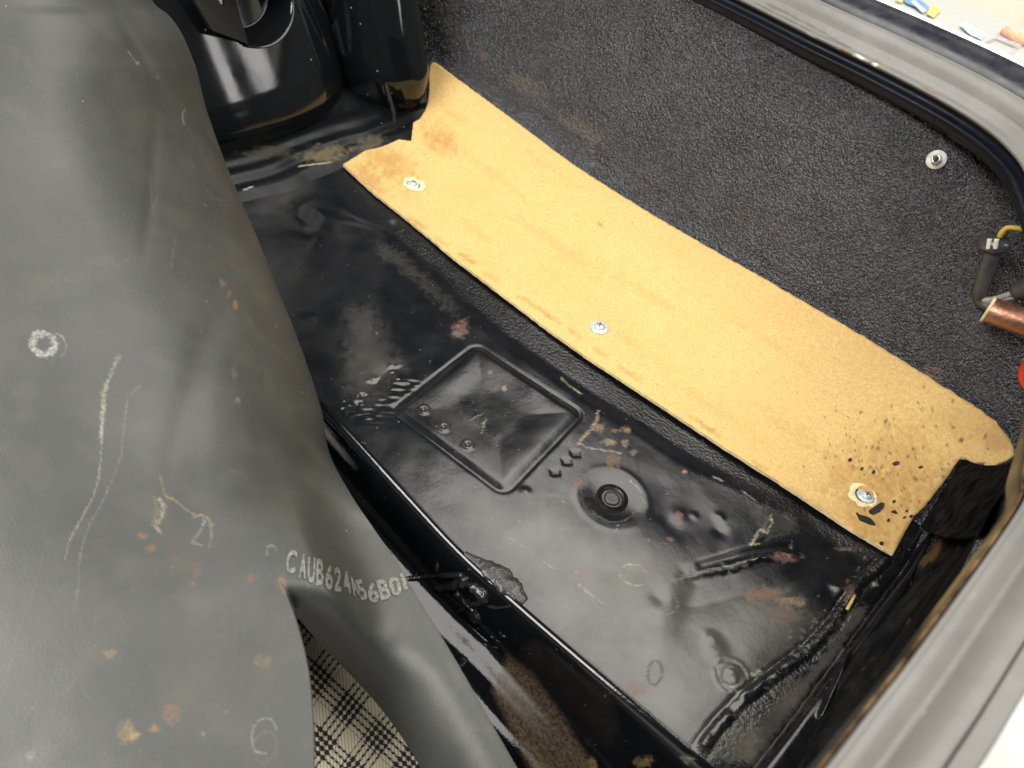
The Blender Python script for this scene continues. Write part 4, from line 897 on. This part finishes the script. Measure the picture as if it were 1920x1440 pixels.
def mat_paint(Qp):
    P = Paint(Qp, 57, 0.60, 0.75); W = (.50, .48, .42)
    P.line([(222, 672), (208, 700), (196, 735), (192, 790), (190, 840), (186, 890), (176, 930), (160, 960), (145, 985), (130, 1015), (122, 1048)], 2.6, (.42, .42, .31), .8, .4)
    P.line([(202, 715), (194, 740), (193, 790), (190, 820)], 6, (.46, .46, .34), .8, .5); P.line([(224, 668), (210, 695), (204, 710)], 6, (.30, .29, .24), .6, .8)
    P.line([(262, 722), (240, 745), (232, 800), (228, 850), (215, 890), (190, 945), (170, 980), (155, 1020), (148, 1060), (146, 1110), (138, 1150)], 2.6, (.30, .29, .22), .65, .6)
    P.line([(330, 440), (325, 470), (322, 500)], 2, (.34, .31, .22), .6); P.line([(282, 330), (285, 400), (296, 370)], 3, (.17, .165, .15), .5); P.line([(322, 265), (305, 320)], 2, (.2, .2, .18), .4)
    P.line([(80, 1040), (60, 1120), (35, 1180), (15, 1260)], 3, (.2, .2, .18), .35, .7); P.line([(190, 1110), (170, 1200), (150, 1260), (120, 1300)], 4, (.14, .13, .10), .4, .7)
    P.ring((82, 646), 21, 20, 8, (.62, .62, .56), .95, br=.5); P.ring((92, 650), 32, 28, 2.4, (.5, .5, .45), .6, a0=-70, a1=40); P.blob((60, 640), 8, 8, W, .6)
    for c, rx, ry, col, st_ in (((418, 532), 9, 12, (.40, .24, .07), .9), ((442, 570), 9, 10, (.46, .26, .07), .95), ((430, 550), 6, 14, (.3, .18, .06), .7), ((470, 605), 8, 6, (.2, .16, .1), .4), ((395, 560), 40, 20, (.13, .08, .05), .5), ((120, 520), 90, 16, (.17, .11, .06), .5),
            ((440, 700), 9, 16, (.22, .19, .12), .7), ((444, 750), 9, 9, (.34, .26, .11), .8), ((300, 960), 26, 26, (.20, .15, .06), .6), ((268, 1005), 14, 10, (.34, .14, .04), .95), ((284, 1028), 12, 9, (.32, .13, .04), .9), ((330, 1010), 40, 34, (.10, .065, .045), .6), ((340, 1055), 50, 26, (.14, .10, .06), .6), ((372, 1070), 14, 22, (.20, .12, .07), .7), ((362, 1096), 8, 8, (.34, .22, .14), .9),
            ((474, 1082), 16, 12, (.26, .10, .04), .85), ((470, 1082), 20, 8, (.2, .09, .05), .5), ((528, 1095), 16, 24, (.22, .11, .05), .7), ((205, 1225), 16, 12, (.34, .23, .10), .9), ((240, 1372), 26, 28, (.36, .25, .09), .85), ((250, 1378), 16, 12, (.46, .31, .09), .9), ((290, 1365), 12, 12, (.42, .19, .05), .95), ((322, 1340), 24, 28, (.28, .14, .06), .85), ((380, 1376), 7, 6, (.36, .24, .16), .9), ((423, 1335), 5, 5, (.36, .2, .12), .8), ((495, 1240), 20, 18, (.24, .18, .07), .7), ((388, 1230), 8, 10, NEAR_BLACK, .25), ((55, 1420), 14, 14, (.3, .3, .28), .6), ((45, 730), 40, 26, (.16, .16, .13), .3),
            ((400, 1190), 60, 50, (.035, .034, .036), .55), ((440, 1160), 30, 40, (.03, .029, .032), .5), ((510, 1130), 24, 60, (.034, .033, .036), .5), ((258, 118), 5, 4, (.6, .56, .36), .9), ((295, 145), 6, 6, (.3, .3, .28), .5), ((750, 1170), 16, 24, (.035, .032, .025), .6), ((200, 490), 60, 20, (.12, .115, .10), .4)):
        P.blob(c, rx, ry, col, st_)
    P.line([(300, 895), (310, 930), (330, 940), (350, 955), (365, 965), (390, 970), (400, 985)], 3.4, (.40, .27, .10), .8, .5); P.line([(290, 930), (295, 960), (285, 985)], 3, (.3, .27, .18), .5)
    P.line([(298, 935), (308, 950), (302, 972), (292, 985), (300, 998)], 5, (.46, .44, .34), .8, .5); P.line([(363, 970), (378, 965), (384, 980), (372, 1000), (360, 1018), (378, 1022)], 3.4, (.36, .35, .29), .8, .4); P.line([(392, 978), (397, 1000), (392, 1025)], 4, (.34, .33, .28), .7, .4)
    P.ring((495, 1380), 23, 34, 3.2, (.44, .38, .24), .85, .25, a0=60, a1=330); P.ring((497, 1400), 22, 30, 5, (.16, .155, .14), .5, .25)
    P.line([(345, 232), (341, 215), (347, 205)], 2.4, (.5, .48, .42), .8); P.line([(240, 95), (258, 122)], 2, (.45, .4, .3), .7); P.line([(578, 1095), (576, 1120)], 2.4, (.25, .23, .18), .6)
    P.line([(501, 1042), (502, 1026), (510, 1021), (517, 1028), (516, 1034)], 3.4, (.34, .34, .3), .7, .5)
    P.line([(526, 1086), (530, 1100), (536, 1112)], 5, (.40, .24, .14), .8)
    for k in range(130): P.blob((rng.uniform(0, 600), rng.uniform(150, 1440)), rng.uniform(1.2, 2.8), rng.uniform(1.2, 2.8), W if k % 3 else TAN, .6, br=.3)
    for k in range(70): 
        y0 = rng.uniform(150, 800); P.blob((float(xr(y0)) - abs(rng.normal(0, 60)) - 8, y0), rng.uniform(1.2, 2.6), rng.uniform(1.2, 2.6), W, .7, br=.3)
    return P
ys = np.concatenate([np.arange(-80, 1086, 3.0), [1086.0], np.arange(1089, 1545, 3.0)]); ks = int(np.where(ys == 1086.0)[0][0])
n1, n2 = 190, 80
def cols_at(y, part_):
    if part_ == 0:
        e = np.interp(y, SL[:, 1], SL[:, 0]) if y <= 1086 else np.interp(y, SA[:, 1], SA[:, 0]); return np.linspace(XL, e, n1)
    s = np.interp(y, SL[:, 1], SL[:, 0]) if y <= 1086 else np.interp(y, SB[:, 1], SB[:, 0])
    t = np.linspace(0, 1, n2); t = 1 - (1 - t) ** 1.5; return s + (xr(y) - s) * t
V = []; idx = {}
PXs = []; PYs = []
for iy, y in enumerate(ys):
    for j, x in enumerate(cols_at(y, 0)): idx[(0, iy, j)] = len(PXs); PXs.append(x); PYs.append(y)
    for j, x in enumerate(cols_at(y, 1)):
        if j == 0 and iy <= ks: idx[(1, iy, 0)] = idx[(0, iy, n1 - 1)]
        else: idx[(1, iy, j)] = len(PXs); PXs.append(x); PYs.append(y)
PXs = np.array(PXs); PYs = np.array(PYs); V = und(PXs, PYs, mdep(PXs, PYs))
Fc = [(idx[(p_, i, j)], idx[(p_, i + 1, j)], idx[(p_, i + 1, j + 1)], idx[(p_, i, j + 1)]) for p_, n in ((0, n1), (1, n2)) for i in range(len(ys) - 1) for j in range(n - 1)]
P = mat_paint(np.stack([PXs, PYs], 1))
mat = mesh_obj('floor_mat', V, np.array(Fc), [M_mat, M_matedge], None, cols={'stain_tint': P.rgba()})
tag(mat, 'large grey rubber boot mat folded back over itself, stained, with printed code', 'mat')
sm_ = mat.modifiers.new('thickness', 'SOLIDIFY'); sm_.thickness = 0.0024; sm_.offset = -1; sm_.material_offset_rim = 1
print('mat', len(V))

# stencilled code on the mat
def ink():
    mt, nt, bs = new_mat('worn_grey_stencil_ink')
    c = mixc(nt, ramp(nt, noise(nt, 600, 3), 0.36, 0.60), (0.09, 0.09, 0.082), (0.20, 0.20, 0.182)); setin(nt, bs, 'Base Color', c); setin(nt, bs, 'Roughness', 0.7); return mt
M_ink2 = ink()
def glyph(ch):
    cu = bpy.data.curves.new('t', 'FONT'); cu.body = ch; cu.size = 1.0; cu.resolution_u = 3; cu.offset = 0.034
    o = bpy.data.objects.new('t', cu); COL.objects.link(o); bpy.context.view_layer.update()
    me = bpy.data.meshes.new_from_object(o.evaluated_get(bpy.context.evaluated_depsgraph_get()))
    bm = bmesh.new(); bm.from_mesh(me); bmesh.ops.triangulate(bm, faces=bm.faces)
    bmesh.ops.subdivide_edges(bm, edges=[e for e in bm.edges if e.calc_length() > 0.15], cuts=2)
    bmesh.ops.triangulate(bm, faces=bm.faces)
    v = np.array([tuple(x.co) for x in bm.verts]); f = [tuple(x.index for x in q.verts) for q in bm.faces]
    bm.free(); bpy.data.objects.remove(o); bpy.data.curves.remove(cu); bpy.data.meshes.remove(me)
    v[:, 0] -= (v[:, 0].min() + v[:, 0].max()) / 2; v[:, 1] -= (v[:, 1].min() + v[:, 1].max()) / 2
    v[:, 0] /= np.ptp(v[:, 0]); v[:, 1] /= np.ptp(v[:, 1]); return v, f
parts = []
for ch, cx, cy, wd, hg, rot, shear in (('C', 546, 1053, 19, 44, .12, .0), ('A', 568, 1062, 14, 46, .1, .1), ('U', 584, 1069, 14, 48, .08, .12), ('B', 600, 1073, 14, 50, .05, .12), ('6', 617, 1082, 14, 48, .05, .12), ('2', 633, 1086, 13, 46, .05, .12), ('4', 650, 1092, 13, 42, -.1, .3), ('A', 664, 1099, 12, 38, -.15, .5), ('5', 678, 1106, 14, 40, -.2, .5), ('6', 699, 1111, 20, 38, -.2, .0), ('B', 720, 1105, 21, 38, -.25, .0), ('0', 741, 1099, 22, 37, -.25, .0), ('1', 757, 1090, 8, 32, -.25, .0)):
    v, f = glyph(ch); x = v[:, 0] * wd; y = -v[:, 1] * hg; x = x - shear * y * -0.3
    X = cx + x * math.cos(rot) - y * math.sin(rot) * 1; Y = cy + x * math.sin(rot) * -1 * -1 + y * math.cos(rot)
    X = np.minimum(X, xr(Y) - 2); parts.append((und(X, Y, mdep(X, Y) - 0.0006), f))
V, Fc = join(*parts); mesh_obj('stencilled_code', V, Fc, M_ink2, mat, smooth=False)

# plaid cloth showing through the slit
gx = np.linspace(0, 1, 60); gy = np.arange(1060, 1540, 6.0); GX, GY = np.meshgrid(gx, gy)
GX = 500 + GX * (np.interp(GY, [1060, 1160, 1300, 1440, 1540], [560, 640, 770, 880, 920]) - 500)
dd = mdep(np.minimum(GX, 540), GY) * 0 + np.interp(GY, [1040, 1440, 1540], [.398, .352, .34]) + 0.024 + 0.00003 * (GX - 600) + 0.004 * (fbm(GX / 120, GY / 120, 141, 2) - 0.4)
V = und(GX, GY, dd).reshape(-1, 3)
pl = mesh_obj('plaid_lining', V, gridF(len(gy), len(gx), True), M_plaid, None)
uvl = pl.data.uv_layers.new(name='weave')
lv = np.zeros(len(pl.data.loops), np.int32); pl.data.loops.foreach_get('vertex_index', lv)
sx = (GX.ravel() - 590) * 0.30e-3; sy = (GY.ravel() - 1240) * 0.27e-3
uvv = np.stack([sx * 0.77 + sy * 0.64, -sx * 0.64 + sy * 0.77], 1); uvl.data.foreach_set('uv', uvv[lv].astype(np.float32).ravel())
sm_ = pl.modifiers.new('thickness', 'SOLIDIFY'); sm_.thickness = 0.001; sm_.offset = -1
tag(pl, 'cream and black plaid cloth lining showing through the slit in the mat', 'cloth')

# ------------------------------------------------------------------ what shows of the garage beyond the car
fl_ = [(-3, -3, -0.62), (3, -3, -0.62), (3, 3, -0.62), (-3, 3, -0.62)]
tag(mesh_obj('garage_floor', fl_, [(0, 1, 2, 3)], M_garage, smooth=False), kind='structure')
def box(name, lo, hi, mat, parent=None):
    V = [(x, y, z) for x in (lo[0], hi[0]) for y in (lo[1], hi[1]) for z in (lo[2], hi[2])]
    return mesh_obj(name, V, [(0, 1, 3, 2), (4, 6, 7, 5), (0, 4, 5, 1), (2, 3, 7, 6), (0, 2, 6, 4), (1, 5, 7, 3)], mat, parent, smooth=False)
tag(box('garage_wall', (-2.2, 1.25, -0.62), (2.4, 1.35, 0.75), M_cream), kind='structure')
ZS = 0.12
bench = tag(empty('white_bench', tuple(un(1800, 20, ZS))), 'white bench with smudged blue and yellow print behind the black wing', 'bench')
e0, e1 = un(1788, 0, ZS), un(1920, 57, ZS); dr = (e1 - e0) / np.linalg.norm(e1 - e0); nrm = np.array([dr[1], -dr[0], 0]); nrm = nrm if nrm[1] < 0 else -nrm
a, b = e0 - dr * 0.6, e1 + dr * 0.6
q = [a, b, b + nrm * 0.30, a + nrm * 0.30]
adopt(mesh_obj('bench_top', [tuple(p) for p in q] + [tuple(p - np.array([0, 0, .03])) for p in q], [(0, 1, 2, 3), (7, 6, 5, 4), (0, 4, 5, 1), (1, 5, 6, 2), (2, 6, 7, 3), (3, 7, 4, 0)], M_white, smooth=False), bench)
def printq(name, px, mat, k):
    adopt(mesh_obj(name, [tuple(un(p[0], p[1], ZS + 0.002 + 0.0006 * k)) for p in px], [tuple(range(len(px)))], mat, smooth=False), bench)
printq('blue_print', [(1690, -4), (1722, -4), (1742, 12), (1736, 22), (1700, 6)], M_blue, 1)
printq('blue_print', [(1706, 2), (1716, 0), (1738, 20), (1730, 24)], M_pale, 2)
printq('yellow_print', [(1738, 26), (1748, 9), (1762, 14), (1764, 20), (1750, 33)], M_ylw, 1)
printq('yellow_print', [(1680, -3), (1690, -3), (1694, 3), (1686, 4)], M_ylw, 2)
printq('pale_print', [(1800, 48), (1812, 42), (1846, 62), (1840, 74), (1820, 66)], M_pale, 1)
for k, pp_ in enumerate([((1850, 75), (1870, 66), (1871.5, 68), (1852, 77.5)), ((1870, 66), (1915, 84), (1913, 87), (1870, 69)), ((1913, 86), (1893, 98), (1880, 100), (1880, 98), (1892, 95.5))]): printq('grey_print', pp_, M_ink, 3 + k)
pe = un(1905, 70, ZS); v, f = tube_mesh(smooth_path([un(1882, 57, ZS + .004), un(1900, 67, ZS + .005), un(1925, 78, ZS + .005), un(1950, 92, ZS + .004)], 5), [0.003] + [0.006] * 14 + [0.004], 12); tag(mesh_obj('peach_handle', v, f, M_peach), 'blurred peach coloured handle lying on the white bench', 'handle')
# crumpled white sheet beyond the rear sill
n = 70; gx, gy = np.meshgrid(np.linspace(0.28, 0.62, n), np.linspace(-0.42, 0.06, n)); gz_ = 0.03 + 0.035 * np.abs(fbm(gx / 0.06, gy / 0.06, 151, 3) - 0.45) * 2
o = mesh_obj('white_sheet', np.stack([gx + 0.012, gy, gz_], -1).reshape(-1, 3), gridF(n, n), M_cloth); tag(o, 'crumpled white sheet lying beyond the rear sill at the lower right', 'sheet')
o.modifiers.new('thickness', 'SOLIDIFY').thickness = 0.001
